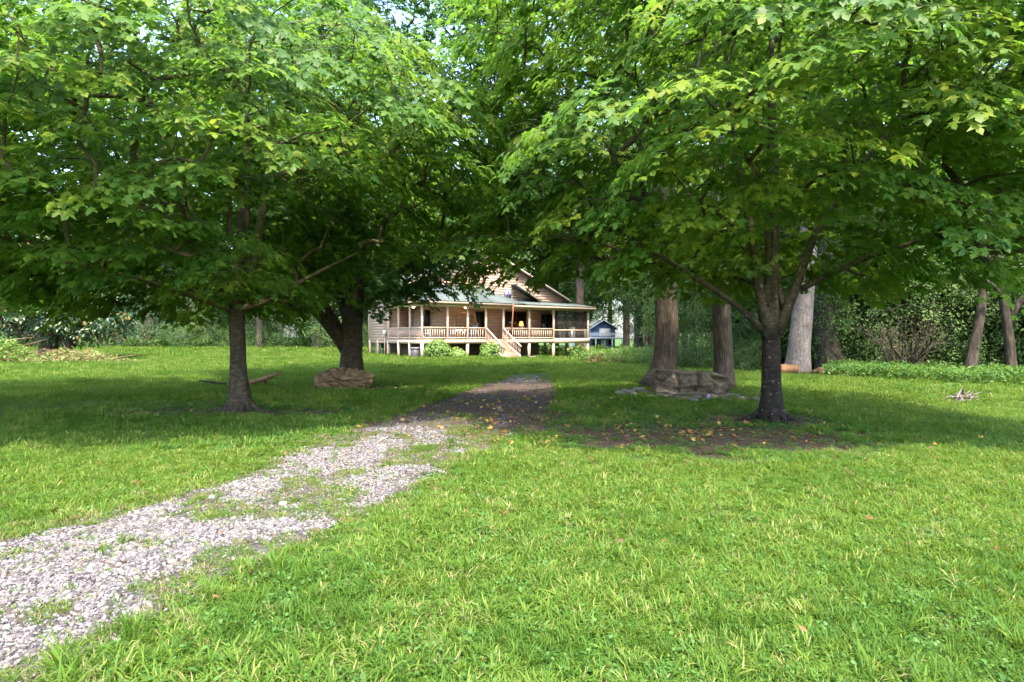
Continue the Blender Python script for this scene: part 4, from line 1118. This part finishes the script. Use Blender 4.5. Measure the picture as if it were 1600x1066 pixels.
br = t.node('ShaderNodeTexBrick'); br.inputs['Scale'].default_value = 3.2
br.inputs['Color1'].default_value = (.07, .09, .086, 1); br.inputs['Color2'].default_value = (.12, .14, .135, 1); br.inputs['Mortar'].default_value = (.05, .06, .06, 1)
br.inputs['Mortar Size'].default_value = .012; br.inputs['Brick Width'].default_value = .9; br.inputs['Row Height'].default_value = .42; t.l(co, br.inputs['Vector'])
n = t.noise(co, 5, 6, .75); c = t.mix(.6, br.outputs['Color'], t.ramp(n, [(.3, (.045, .060, .057)), (.7, (.135, .155, .148))]))
M['shingle'] = t.done(t.pbsdf(c, .95, .1, t.bump(n, .4, .02)))

DK, EV, BZ = 1.43, 3.98, 1.16          # deck level, eave, underside of the fascia band
BV = 2.4                               # body wall line
def hbox(name, a, b, mat, parent=house):
    return MB().box(a, b).build(name, mat, parent)

def siding(wall, ax, fixed, lo, hi, z0, z1, sign, step=.205, clip=None, holes=()):
    """separate lapped boards on a wall; ax 'u' (board runs along u at v=fixed) or 'v'"""
    z = z0
    while z < z1 - .02:
        zt = min(z + step, z1)
        spans = [(lo, hi)]
        for (ha, hb, hz0, hz1) in holes:
            if zt > hz0 and z < hz1:
                ns = []
                for s0, s1 in spans:
                    if ha > s0: ns.append((s0, min(ha, s1)))
                    if hb < s1: ns.append((max(hb, s0), s1))
                spans = [q for q in ns if q[1] - q[0] > .03]
        for s0, s1 in spans:
            b0, b1, t0, t1 = s0, s1, s0, s1
            if clip:
                l0, r0 = clip(z); l1, r1 = clip(zt)
                b0, b1, t0, t1 = max(s0, l0), min(s1, r0), max(s0, l1), min(s1, r1)
                if b1 - b0 < .1: continue
                if t1 - t0 < .02: t0 = t1 = (t0 + t1) / 2; t0 -= .01; t1 += .01
            ob, ot, bk = .034 * sign, .010 * sign, -.0 * sign
            def pt(s_, o, zz): return (s_, fixed + o, zz) if ax == 'u' else (fixed + o, s_, zz)
            bot = [pt(b0, bk, z), pt(b1, bk, z), pt(b1, ob, z), pt(b0, ob, z)]
            top = [pt(t0, bk, zt), pt(t1, bk, zt), pt(t1, ot, zt), pt(t0, ot, zt)]
            MB().prism(bot, top).build('siding_board', M['siding'], wall)
        z = zt

# deck and its fascia
dk = hbox('deck', (0, 0, DK - .10), (14.8, BV, DK), M['deck'])
hbox('side_deck', (0, BV + .003, DK - .10), (1.9, 5.64, DK), M['deck'])
hbox('screen_porch_floor', (12.9, BV + .003, DK - .10), (14.8, 5.6, DK), M['deck'])
hbox('fascia_band', (-.045, -.05, BZ), (5.0, -.004, DK - .02), M['trim'])
hbox('fascia_band', (6.5, -.05, BZ), (11.18, -.004, DK - .02), M['trim'])
hbox('fascia_band', (11.18, -.06, BZ - .03), (14.84, -.004, DK + .09), M['trim'])
hbox('fascia_band', (-.05, -.004, BZ), (-.004, 5.64, DK - .02), M['trim'])
hbox('fascia_band', (14.804, -.004, BZ), (14.85, 5.6, DK - .02), M['trim'])
# foundation in shade below the body
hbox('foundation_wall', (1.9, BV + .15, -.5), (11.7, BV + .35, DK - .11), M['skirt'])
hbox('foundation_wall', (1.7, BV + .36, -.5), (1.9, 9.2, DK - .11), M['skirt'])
# posts
pm = MB().box((-.065, -.065, 0), (.065, .065, 1)).mesh('post', M['trim'])
for u in (0, 1.91, 3.5, 5.0, 6.5, 8.84, 11.18, 14.74):
    put('porch_post', pm, house, (u + .03, .045, DK), (0, 0, 0), (1, 1, EV - .14 - DK))
for v in (1.9, 3.8, 5.55):
    put('porch_post', pm, house, (.04, v, DK), (0, 0, 0), (1, 1, EV - .14 - DK))
for u, v in ((0.03, .03), (3.5, .05), (8.84, .05), (11.18, .05), (14.74, .05), (0.03, 1.9), (0.03, 3.75), (.03, 5.6), (.03, 7.6), (.03, 9.2), (.6, 9.3), (14.7, 2.6), (14.7, 5.5), (11.3, 5.5), (11.3, 2.7), (12.9, 5.5)):
    z0 = hg(u, v) - .3
    put('stilt_post', pm, house, (u, v, z0), (0, 0, 0), (1.35, 1.35, BZ - z0 + (.24 if u < 14 and v > .5 else .1)))
# railings: top rail, bottom rail and each baluster
bm_ = MB().box((-.019, -.019, 0), (.019, .019, 1)).mesh('baluster', M['trim'])
def railing(p, q, step, name='railing'):
    p = np.array(p, float); q = np.array(q, float); L = np.linalg.norm(q - p); d = (q - p) / L
    top = MB().bar(tuple(p) + (DK + .82,), tuple(q) + (DK + .82,), .11, .06).build(name, M['trim'], house)
    MB().bar(tuple(p) + (DK + .745,), tuple(q) + (DK + .745,), .04, .085).build('upper_rail', M['trim'], top)
    MB().bar(tuple(p) + (DK + .12,), tuple(q) + (DK + .12,), .04, .09).build('lower_rail', M['trim'], top)
    n = int(L / step)
    for i in range(1, n):
        c = p + d * L * i / n
        put('baluster', bm_, top, (c[0], c[1], DK - .02), (0, 0, 0), (1, 1, .74))
    return top
for u0, u1 in ((0.1, 1.86), (1.98, 3.46), (3.6, 4.95), (6.6, 8.8), (8.94, 11.12)):
    railing((u0, .02), (u1, .02), .17)
for v0, v1 in ((.1, 1.84), (1.97, 3.74), (3.87, 5.6)):
    railing((.02, v0), (.02, v1), .17)
# steps down to the lawn
zb = hg(5.75, -2.1); n = 8; rise = (DK - zb) / n
st = empty('steps', (0, 0, 0)); st.parent = house
for i in range(n - 1):
    z = DK - rise * (i + 1); v = -.03 - .28 * i
    hbox('tread', (5.04, v - .30, z - .045), (6.46, v, z), M['deck'], st)
    hbox('riser', (5.04, v - .29, z - rise), (6.46, v - .265, z - .047), M['trim'], st)
hbox('riser', (5.04, -.03, DK - rise), (6.46, -.01, DK - .1), M['trim'], st)
for u in (5.0, 6.47):
    MB().prism([(u, -.06, DK - .42), (u, -.06, DK - .05), (u, -2.15, zb + .22), (u, -2.15, zb - .05)], [(u + .035, -.06, DK - .42), (u + .035, -.06, DK - .05), (u + .035, -2.15, zb + .22), (u + .035, -2.15, zb - .05)]).build('stringer', M['trim'], st)
    r_ = MB().bar((u + .02, -.02, DK + .82), (u + .02, -2.2, zb + .80), .10, .07).build('handrail', M['trim'], house)
    for i in range(11):
        f = (i + .6) / 11.3; v = -.02 - 2.18 * f
        zz = DK + .78 + (zb + .80 - DK - .82) * f; lo = max(zb + .05, DK - .35 + (zb + .1 - DK + .35) * f - .02)
        put('baluster', bm_, r_, (u + .02, v, lo), (0, 0, 0), (1, 1, zz - lo))
# walls and siding
fw = hbox('front_wall', (1.9, BV, DK), (12.9, BV + .14, 4.3), M['siding'])
hbox('end_wall', (12.76, BV + .143, DK), (12.9, 9.0, 4.3), M['siding'])
def upx(px, v):    # local u of a photo column on the plane at v
    k = (px - 800) / FPX; x0, y0 = HX - sa * v, HY + ca * v
    return (k * y0 - x0) / (ca - k * sa)
def zpx(py, u, v): return EYE + (HOR - py) / FPX * hw(u, v)[1]
def opening(name, px0, px1, zlo, zhi, mull=(), v=BV, wood=False):
    u0, u1 = upx(px0, v), upx(px1, v)
    w = empty(name, (0, 0, 0)); w.parent = house
    f = .07
    for a, b in (((u0, zlo), (u0 + f, zhi)), ((u1 - f, zlo), (u1, zhi)), ((u0 + f, zhi - f), (u1 - f, zhi)), ((u0 + f, zlo), (u1 - f, zlo + f))):
        hbox('frame', (a[0], v - .07, a[1]), (b[0], v + .10, b[1]), M['darkframe'], w)
    for mpx in mull:
        um = upx(mpx, v); hbox('mullion', (um - .035, v - .065, zlo + f), (um + .035, v + .09, zhi - f), M['darkframe'], w)
    hbox('pane', (u0 + f, v - .02, zlo + f), (u1 - f, v - .008, zhi - f), M['glass'], w)
    return u0, u1, zlo, zhi
holes = [opening('sliding_door', 742, 757.5, DK + .02, 3.55, (748,)),
         opening('picture_window', 788.5, 822, DK + .35, 3.6, (806,)),
         opening('patio_door', 845, 864.5, DK + .02, 3.5, (852,)),
         opening('window', 663, 671.5, 2.35, 3.55)]
siding(fw, 'u', BV, 1.9, 12.9, DK, 4.05, -1, holes=holes)
lw = hbox('side_wall', (1.9, BV + .143, DK), (2.04, 5.6, 4.6), M['siding'])
siding(lw, 'v', 1.9, BV + .0, 5.6, DK, 4.05, -1, holes=[(3.1, 4.1, DK, 3.5)])
dr = empty('side_door', (0, 0, 0)); dr.parent = house
hbox('door_leaf', (1.84, 3.12, DK + .02), (1.9, 4.08, 3.46), plain('dark_green_door', (.015, .05, .04), .4), dr)
hbox('pane', (1.83, 3.3, DK + 1.0), (1.838, 3.9, 3.2), M['glass'], dr)
bw = hbox('rear_block', (.02, 5.66, BZ), (2.4, 9.4, 4.9), M['siding'])
siding(bw, 'v', .02, 5.66, 9.4, BZ, 4.9, -1, holes=[(6.7, 7.3, 2.6, 3.5)])
siding(bw, 'u', 5.66, .02, 1.9, DK, 4.4, -1)
w = empty('window', (0, 0, 0)); w.parent = house
hbox('frame', (-.04, 6.72, 2.62), (.015, 7.28, 3.48), M['darkframe'], w); hbox('pane', (-.05, 6.78, 2.68), (-.042, 7.22, 3.42), M['glass'], w)
hbox('corner_board', (-.04, 5.60, BZ), (.03, 5.72, 4.4), M['trim'])
hbox('corner_board', (-.04, 9.34, BZ), (.03, 9.46, 4.9), M['trim'])
# ceiling, eave beam, porch roof
hbox('porch_ceiling', (-.3, -.3, EV - .10), (14.95, 5.6, EV - .06), M['soffit'])
hbox('eave_beam', (-.02, -.04, EV - .30), (14.8, .12, EV - .103), M['trim'])
hbox('eave_beam', (-.03, .123, EV - .30), (.12, 5.6, EV - .103), M['trim'])
hbox('eave_fascia', (-.42, -.46, EV - .12), (upx(803, -.4), -.40, EV + .06), M['trim'])
hbox('eave_fascia', (upx(803, -.4) + .01, -.44, EV - .20), (15.15, -.38, EV + .01), M['trim'])
hbox('eave_fascia', (-.46, -.40, EV - .12), (-.40, 6.0, EV + .06), M['trim'])
hbox('eave_fascia', (15.09, -.38, EV - .20), (15.15, 5.8, EV + .01), M['trim'])
def roof(name, pts, th=.07, parent=house):
    pts = [tuple(p) for p in pts]
    return MB().prism([(x, y, z - th) for x, y, z in pts], pts).build(name, M['shingle'], parent)
E = EV + .09; GV = 2.3
roof('porch_roof', [(-.45, -.47, E), (5.4, -.47, E), (5.4, GV, E + 1.35), (2.4, GV, E + 1.35)])
roof('porch_roof', [(-.45, -.47, E), (2.4, GV, E + 1.35), (2.4, 6.2, E + 1.35), (-.45, 6.2, E)])
roof('porch_roof', [(5.4, -.47, E), (8.2, -.47, E - .02), (5.4, GV, E + 1.35)])
roof('porch_roof', [(8.2, -.47, E - .02), (8.2, GV, E + .42), (5.4, GV, E + 1.35)])
roof('porch_roof', [(8.2, -.47, E - .02), (15.2, -.45, E - .05), (15.2, GV, E + .36), (8.2, GV, E + .42)])
# gable
AU, AZ, RU, RZ, LU, LZ = 6.3, 8.35, 14.6, 4.62, -.9, 4.95
gw = MB().prism([(LU + .9, GV + .02, 4.2), (RU - .6, GV + .02, 4.2), (RU - .6, GV + .02, 4.75), (AU, GV + .02, AZ - .15), (LU + .9, GV + .02, 5.15)],
                [(LU + .9, GV + .14, 4.2), (RU - .6, GV + .14, 4.2), (RU - .6, GV + .14, 4.75), (AU, GV + .14, AZ - .15), (LU + .9, GV + .14, 5.15)]).build('gable_wall', M['siding'], house)
def gclip(z):
    z = z + .12
    l = LU + (AU - LU) * np.clip((z - LZ) / (AZ - LZ), 0, 1) if z > LZ else LU
    r = RU + (AU - RU) * np.clip((z - RZ) / (AZ - RZ), 0, 1) if z > RZ else RU
    return max(l, LU + .9), min(r, RU - .6)
siding(gw, 'u', GV + .02, LU, RU, 4.25, AZ - .2, -1, clip=gclip)
roof('main_roof', [(AU, GV - .3, AZ + .1), (RU, GV - .3, RZ + .1), (RU, 10.5, RZ + .1), (AU, 10.5, AZ + .1)], .12)
roof('main_roof', [(AU, GV - .3, AZ + .1), (AU, 10.5, AZ + .1), (LU, 10.5, LZ + .1), (LU, GV - .3, LZ + .1)], .12)
MB().bar((AU, GV - .34, AZ - .06), (RU, GV - .34, RZ - .06), .05, .24, (0, 1, 0)).build('rake_board', M['trim'], house)
MB().bar((AU, GV - .34, AZ - .06), (LU, GV - .34, LZ - .06), .05, .24, (0, 1, 0)).build('rake_board', M['trim'], house)
# lower rake of the small cross gable
su0, su1 = upx(812, 1.4), upx(846, 1.4); sz0, sz1 = zpx(449, su0, 1.4), zpx(472, su1, 1.4)
MB().bar((su0 - .2, 1.4, sz0 + .15), (su1, 1.4, sz1), .05, .22, (0, 1, 0)).build('rake_board', M['trim'], house)
roof('cross_gable_roof', [(su0 - .2, 1.36, sz0 + .28), (su1 + .05, 1.36, sz1 + .12), (su1 + .05, GV, sz1 + .12), (su0 - .2, GV, sz0 + .28)], .08)
hbox('cross_gable_shade_wall', (su0 + .3, 1.9, 4.3), (su1 - .5, 1.95, sz1 + .25), M['darkframe'])  # near-black colour paints the shade in the recess under this gable
# octagonal window in the gable
uo = upx(793, GV); zo = zpx(459.5, uo, GV)
ow = empty('octagon_window', (0, 0, 0)); ow.parent = house
def octo(r_, v0, v1, name, mat):
    a = [(uo + r_ * math.cos(R(22.5 + 45 * k)), zo + r_ * 1.18 * math.sin(R(22.5 + 45 * k))) for k in range(8)]
    MB().prism([(x, v0, z) for x, z in a][::-1], [(x, v1, z) for x, z in a][::-1]).build(name, mat, ow)
octo(.36, GV - .09, GV - .02, 'frame', plain('teal_frame', (.06, .19, .20), .5))
octo(.28, GV - .10, GV - .092, 'pane', plain('lavender_glass', (.28, .29, .50), .3))
for k in range(3):
    an = R(90 + 120 * k); c_ = np.array([uo + .11 * math.cos(an), GV - .108, zo + .12 * math.sin(an)])
    a = [(c_[0] + .085 * math.cos(R(60 * j)), c_[1], c_[2] + .095 * math.sin(R(60 * j))) for j in range(6)]
    MB().prism(a[::-1], [(x, y + .006, z) for x, y, z in a][::-1]).build('petal', plain('plum_glass', (.15, .06, .16), .3), ow)
# screened porch
t = NT('insect_screen')
tr = t.node('ShaderNodeBsdfTransparent'); d_ = t.node('ShaderNodeBsdfDiffuse'); d_.inputs[0].default_value = (.05, .045, .042, 1)
mx = t.node('ShaderNodeMixShader'); mx.inputs[0].default_value = .42; t.l(tr.outputs[0], mx.inputs[1]); t.l(d_.outputs[0], mx.inputs[2])
M['screen'] = t.done(mx.outputs[0])
hbox('screen_rail', (11.25, .0, DK + .68), (14.70, .06, DK + .76), M['trim'])
hbox('screen_stud', (13.02, .0, DK + .1), (13.10, .06, DK + .68), M['trim'])
for a, b in (((11.26, DK + .09), (13.02, DK + .68)), ((13.10, DK + .09), (14.70, DK + .68)), ((11.26, DK + .76), (14.70, EV - .3))):
    hbox('screen_panel', (a[0], .028, a[1]), (b[0], .030, b[1]), M['screen'])
hbox('screen_panel', (14.77, .1, DK + .05), (14.772, 5.5, EV - .3), M['screen'])
hbox('screen_stud', (14.72, 2.7, DK), (14.82, 2.8, EV - .12), M['trim']); hbox('screen_stud', (14.72, 5.5, DK), (14.82, 5.6, EV - .12), M['trim'])
hbox('screen_stud', (12.9, 5.5, DK), (13.0, 5.6, EV - .12), M['trim']); hbox('screen_rail', (11.3, 5.52, DK + .7), (14.7, 5.58, DK + .78), M['trim'])
# rusty downspout
ud = upx(802, -.5)
MB().tube([(ud, -.5, EV + .06), (ud - .02, -.47, 3.2), (ud - .06, -.42, 2.3), (ud - .14, -.12, DK + .1)], [.055, .05, .05, .05], 8).build('downspout', plain('rust_pipe', (.23, .085, .05), .7), house, smooth=True)
# meter box and conduit
hbox('meter_box', (-.24, 5.78, 1.75), (-.045, 6.06, 2.1), plain('meter_white', (.62, .60, .56), .5)); 
MB().tube([(-.13, 5.92, hg(0, 5.9) - .1), (-.13, 5.92, 1.75)], [.04, .04], 8).build('conduit', M['trim'], house)
MB().tube([(-.13, 5.92, 2.1), (-.12, 5.92, 4.3)], [.03, .03], 8).build('conduit', M['trim'], house)
# porch lamps (lit)
t = NT('lit_globe'); e = t.node('ShaderNodeEmission'); e.inputs[0].default_value = (1, .62, .26, 1); e.inputs[1].default_value = 5.0; M['globe'] = t.done(e.outputs[0])
def ball(n_=10):
    mb = MB(); zs = np.linspace(-1, 1, 8); 
    mb.tube([(0, 0, z * .999) for z in zs], [max(.02, math.sqrt(max(0, 1 - z * z))) for z in zs], n_); return mb
for px, v in ((727.5, 1.2), (646, 2.6)):
    u = upx(px, v)
    l_ = empty('porch_lamp', (0, 0, 0)); l_.parent = house
    o = ball().build('globe', M['globe'], l_, smooth=True, loc=(u, v, EV - .24)); o.scale = (.10, .10, .09)
    hbox('base_plate', (u - .08, v - .08, EV - .16), (u + .08, v + .08, EV - .102), M['trim'], l_)

# ------------------------------------------------------------------ things on and below the porch
def local(name, label, cat, u, v, z, rz=0, group=None):
    x, y = hw(u, v); return empty(name, (x, y, z), HA + rz, label, cat, group)
M['cedarwood'] = plain('cedar_wood', (.42, .25, .14), .7)
u0, u1 = upx(706, 1.3), upx(744, 1.3)
r = local('porch_swing', 'wooden A frame garden swing on the porch', 'swing', (u0 + u1) / 2, 1.3, DK); hwid = (u1 - u0) / 2
for s_ in (-1, 1):
    for q in (-1, 1):
        MB().bar((s_ * hwid, q * .5, 0), (s_ * hwid * .86, 0, 1.9), .08).build('leg', M['cedarwood'], r)
    MB().bar((s_ * hwid * .95, -.3, .75), (s_ * hwid * .95, .3, .75), .05).build('brace', M['cedarwood'], r)
MB().bar((-hwid * .95, 0, 1.92), (hwid * .95, 0, 1.92), .09).build('top_beam', M['cedarwood'], r)
MB().box((-hwid * .7, -.22, .42), (hwid * .7, .25, .48)).build('seat', M['cedarwood'], r)
MB().box((-hwid * .7, .25, .5), (hwid * .7, .30, .95)).build('backrest', M['cedarwood'], r)
for s_ in (-1, 1): MB().bar((s_ * hwid * .65, 0, .48), (s_ * hwid * .65, 0, 1.88), .02).build('chain', M['darkframe'], r)
M['white'] = plain('white_cloth', (.72, .71, .70), .8); M['blue'] = plain('blue_plastic', (.10, .24, .48), .5)
r = local('porch_table', 'small porch table beside the garden swing', 'table', upx(720, .55), .6, DK)
MB().tube([(0, 0, .68), (0, 0, .72)], [.45, .45], 20).build('tabletop', M['cedarwood'], r)
for a in range(4): MB().bar((.3 * math.cos(a * 1.57 + .7), .3 * math.sin(a * 1.57 + .7), 0), (.28 * math.cos(a * 1.57 + .7), .28 * math.sin(a * 1.57 + .7), .68), .05).build('leg', M['cedarwood'], r)
m = MB(); N_ = 12; X_, Y_ = np.meshgrid(np.linspace(-.55, .55, N_), np.linspace(-.55, .55, N_))
rot = .785; xx = X_ * math.cos(rot) - Y_ * math.sin(rot); yy = X_ * math.sin(rot) + Y_ * math.cos(rot); rr = np.hypot(xx, yy)
over = np.maximum(0, rr - .45); sc_ = np.where(rr > .45, (.45 + over * .12) / np.maximum(rr, 1e-6), 1); zz = .728 - over * 1.0
ii = (np.arange(N_ - 1)[:, None] * N_ + np.arange(N_ - 1)[None]).ravel()
m.add(np.stack([xx * sc_, yy * sc_, zz], -1).reshape(-1, 3), [np.stack([ii, ii + 1, ii + N_ + 1, ii + N_], 1)])
o = m.build('tablecloth', M['white'], None, smooth=True); o.location = r.location; o.rotation_euler = (0, 0, HA)
tag(o, 'white cloth draped over the porch table with a hanging corner', 'tablecloth')
def chair(label, u, v, mat, rz=0):
    r = local('porch_chair', label, 'chair', u, v, DK, rz)
    MB().box((-.25, -.25, .40), (.25, .25, .45)).build('seat', mat, r)
    MB().prism([(-.25, .22, .45), (.25, .22, .45), (.25, .26, .45), (-.25, .26, .45)], [(-.22, .34, 1.0), (.22, .34, 1.0), (.22, .38, 1.0), (-.22, .38, 1.0)]).build('backrest', mat, r)
    for a in (-.22, .22):
        for b in (-.22, .22): MB().box((a - .02, b - .02, 0), (a + .02, b + .02, .40)).build('leg', mat, r)
        MB().box((a - .03, -.24, .62), (a + .03, .28, .65)).build('armrest', mat, r)
chair('blue chair left of the porch table', upx(708, .6), .8, M['blue'], 1.2)
chair('blue chair right of the porch table', upx(738, .6), .8, M['blue'], -1.2)
chair('blue chair in front of the picture window', upx(820, 1.5), 1.5, M['blue'])
chair('white chair by the corner post', upx(668, .7), .8, M['white'], 1.2)
r = local('table_lamp', 'orange shaded lamp glowing before the picture window', 'lamp', upx(814.5, 1.9), 1.9, DK)
MB().tube([(0, 0, 0), (0, 0, .6), (0, 0, .62)], [.22, .22, .02], 12).build('pedestal', M['cedarwood'], r)
MB().tube([(0, 0, .6), (0, 0, .75), (0, 0, 1.12)], [.08, .06, .03], 10).build('stem', M['cedarwood'], r)
t = NT('lamp_shade_lit'); e = t.node('ShaderNodeEmission'); e.inputs[0].default_value = (1, .36, .08, 1); e.inputs[1].default_value = .55
MB().tube([(0, 0, 1.05), (0, 0, 1.40)], [.19, .11], 14, cap=False).build('lamp_shade', t.done(e.outputs[0]), r, smooth=True)
# bin and a green folding chair under the house
uu, vv = upx(649, .45), .5
x, y = hw(uu, vv); r = empty('rubbish_bin', (x, y, gz(x, y)), HA, 'dark grey wheeled rubbish bin beside the porch corner post', 'bin')
M['bin'] = plain('bin_plastic', (.06, .062, .07), .5)
MB().tube([(0, 0, 0), (0, 0, .05), (0, 0, .62)], [.24, .25, .32], 14).build('body', M['bin'], r, smooth=True)
MB().tube([(0, 0, .61), (0, 0, .66), (0, 0, .70)], [.35, .35, .27], 14).build('lid', plain('bin_lid', (.12, .125, .14), .45), r)
x, y = hw(.7, 8.0); r = empty('folding_chair', (x, y, gz(x, y)), HA, 'green folding chair stored below the left wing of the house', 'chair')
M['green'] = plain('green_canvas', (.02, .16, .09), .6)
MB().box((-.24, -.2, .4), (.24, .22, .43)).build('seat', M['green'], r); MB().box((-.24, .22, .5), (.24, .25, .9)).build('backrest', M['green'], r)
for s_ in (-1, 1):
    MB().bar((s_ * .25, -.25, 0), (s_ * .25, .25, .9), .03).build('leg', M['meter'] if 'meter' in M else M['white'], r); MB().bar((s_ * .22, .25, 0), (s_ * .22, -.2, .45), .03).build('leg', M['white'], r)

# ------------------------------------------------------------------ bushes in front of the porch
def bush(label, u, v, rx, ry, h, n, seed, tb=.55):
    rng = np.random.default_rng(seed); x, y = hw(u, v)
    r = empty('hydrangea_bush', (x, y, gz(x, y)), HA, label, 'bush')
    d = unit(rng.normal(0, 1, (n, 3))); d[:, 2] = np.abs(d[:, 2])
    lm = 1 + .30 * np.sin(d @ rng.normal(0, 3.2, (3, 5)) + rng.random(5) * 6).sum(1) / 2
    f = np.clip((.5 + .5 * rng.random(n) ** .6) * lm, .3, 1.12)
    pos = d * np.array([rx, ry, h]) * f[:, None] + (0, 0, .05)
    nor = d + rng.normal(0, .35, (n, 3)) + (0, 0, .5); tip = np.cross(d, rng.normal(0, 1, (n, 3))) + (0, 0, -.3)
    m = MB(); add_leaves(m, OVAL, pos, tip, nor, .20 * (.5 + .7 * rng.random(n)), rng.normal(tb, .26, n)); 
    s_ = MB()
    for _ in range(22):
        e = unit(rng.normal(0, 1, 3)); e[2] = abs(e[2]) + .3; s_.tube([rng.normal(0, .1, 3) * (1, 1, 0), e * np.array([rx, ry, h]) * .4, e * np.array([rx, ry, h]) * .72], [.015, .012, .006], 4, cap=False)
    s_.build('stems', M['bark_wood'], r); m.build('leaves', M['bush'], r, tint=True)
bush('large rounded green bush right of the porch corner post', upx(686, -.7), -.7, 1.02, .75, 1.08, 1700, 1)
bush('small yellow green bush tucked beside the large rounded bush', upx(717, -.7), -.65, .62, .5, .62, 1300, 2, .75)
bush('rounded leafy bush at the left foot of the porch steps', upx(769, -1.1), -1.1, 1.02, .8, 1.12, 1800, 3)
# stones by the far posts
for i, (px, py) in enumerate(((830, 556), (836, 555), (843, 555.5))):
    d = 42.5 + i; x = (px - 800) / 900 * d; o = put('field_stone', sm[i % 3], None, (x, d, gz(x, d) + .05), (0, 0, i), (.22, .2, .2)); tag(o, 'pale stone on the grass beside the porch steps', 'stone', 'stones beside the steps')

# ------------------------------------------------------------------ blue neighbour's house
BX, BY = (945 - 800) / 900 * 88, 88.0
bz = gz(BX, BY)
nb = empty('blue_house', (BX, BY, bz), R(8), 'distant two storey blue house with a white balcony', 'house')
nb.scale = (.7, .7, .7)
M['bluew'] = paint('blue_siding', (.11, .19, .36)); M['whitep'] = plain('white_paint', (.78, .78, .78), .5, var=.05)
def nbox(name, a, b, mat, parent=nb): return MB().box(a, b).build(name, mat, parent)
nbox('wall', (-3.0, 0, -.5), (2.3, 8, 4.6), M['bluew'])
MB().prism([(-3.0, .0, 4.6), (2.3, .0, 4.6), (-.35, .0, 6.2)], [(-3.0, 8, 4.6), (2.3, 8, 4.6), (-.35, 8, 6.2)]).build('gable', M['bluew'], nb)
for s_ in (-1, 1):
    a = 2.3 if s_ > 0 else -3.0
    MB().prism([(-.35, -.5, 6.3), (a + .5 * s_, -.5, 4.35), (a + .5 * s_, 8.2, 4.35), (-.35, 8.2, 6.3)], [(-.35, -.5, 6.45), (a + .5 * s_, -.5, 4.5), (a + .5 * s_, 8.2, 4.5), (-.35, 8.2, 6.45)]).build('roof', M['shingle'], nb)
    MB().bar((-.35, -.55, 6.36), (a + .5 * s_, -.55, 4.42), .1, .28, (0, 1, 0)).build('rake_board', M['whitep'], nb)
nbox('annex_wall', (-6.2, 1.0, -.5), (-3.02, 7, 4.9), M['whitep'])
nbox('annex_roof', (-6.5, .7, 4.9), (-3.0, 7.3, 5.15), M['shingle'])
nbox('sliding_door', (-1.2, -.06, 2.75), (1.2, -.003, 4.5), M['whitep'])
nbox('balcony_floor', (-5.0, -2.4, 2.25), (3.1, -.01, 2.55), M['whitep'])
nbox('balcony_rail', (-5.0, -2.4, 3.45), (3.1, -2.32, 3.53), M['whitep'])
nbm = MB().box((-.04, -.03, 0), (.04, .03, 1)).mesh('baluster', M['whitep'])
for i in range(33): put('baluster', nbm, nb, (-4.9 + i * .248, -2.36, 2.55), (0, 0, 0), (1, 1, .9))
for u in (-4.9, -2.7, 0.95, 3.0): nbox('porch_post', (u - .1, -2.4, -.5), (u + .1, -2.2, 2.25), M['whitep'])
nbox('door', (-.9, -.06, 0), (.2, -.003, 2.1), M['whitep'])
for u in (-2.4, 1.3): 
    nbox('window', (u - .4, -.05, .9), (u + .4, -.003, 2.0), M['glass'])
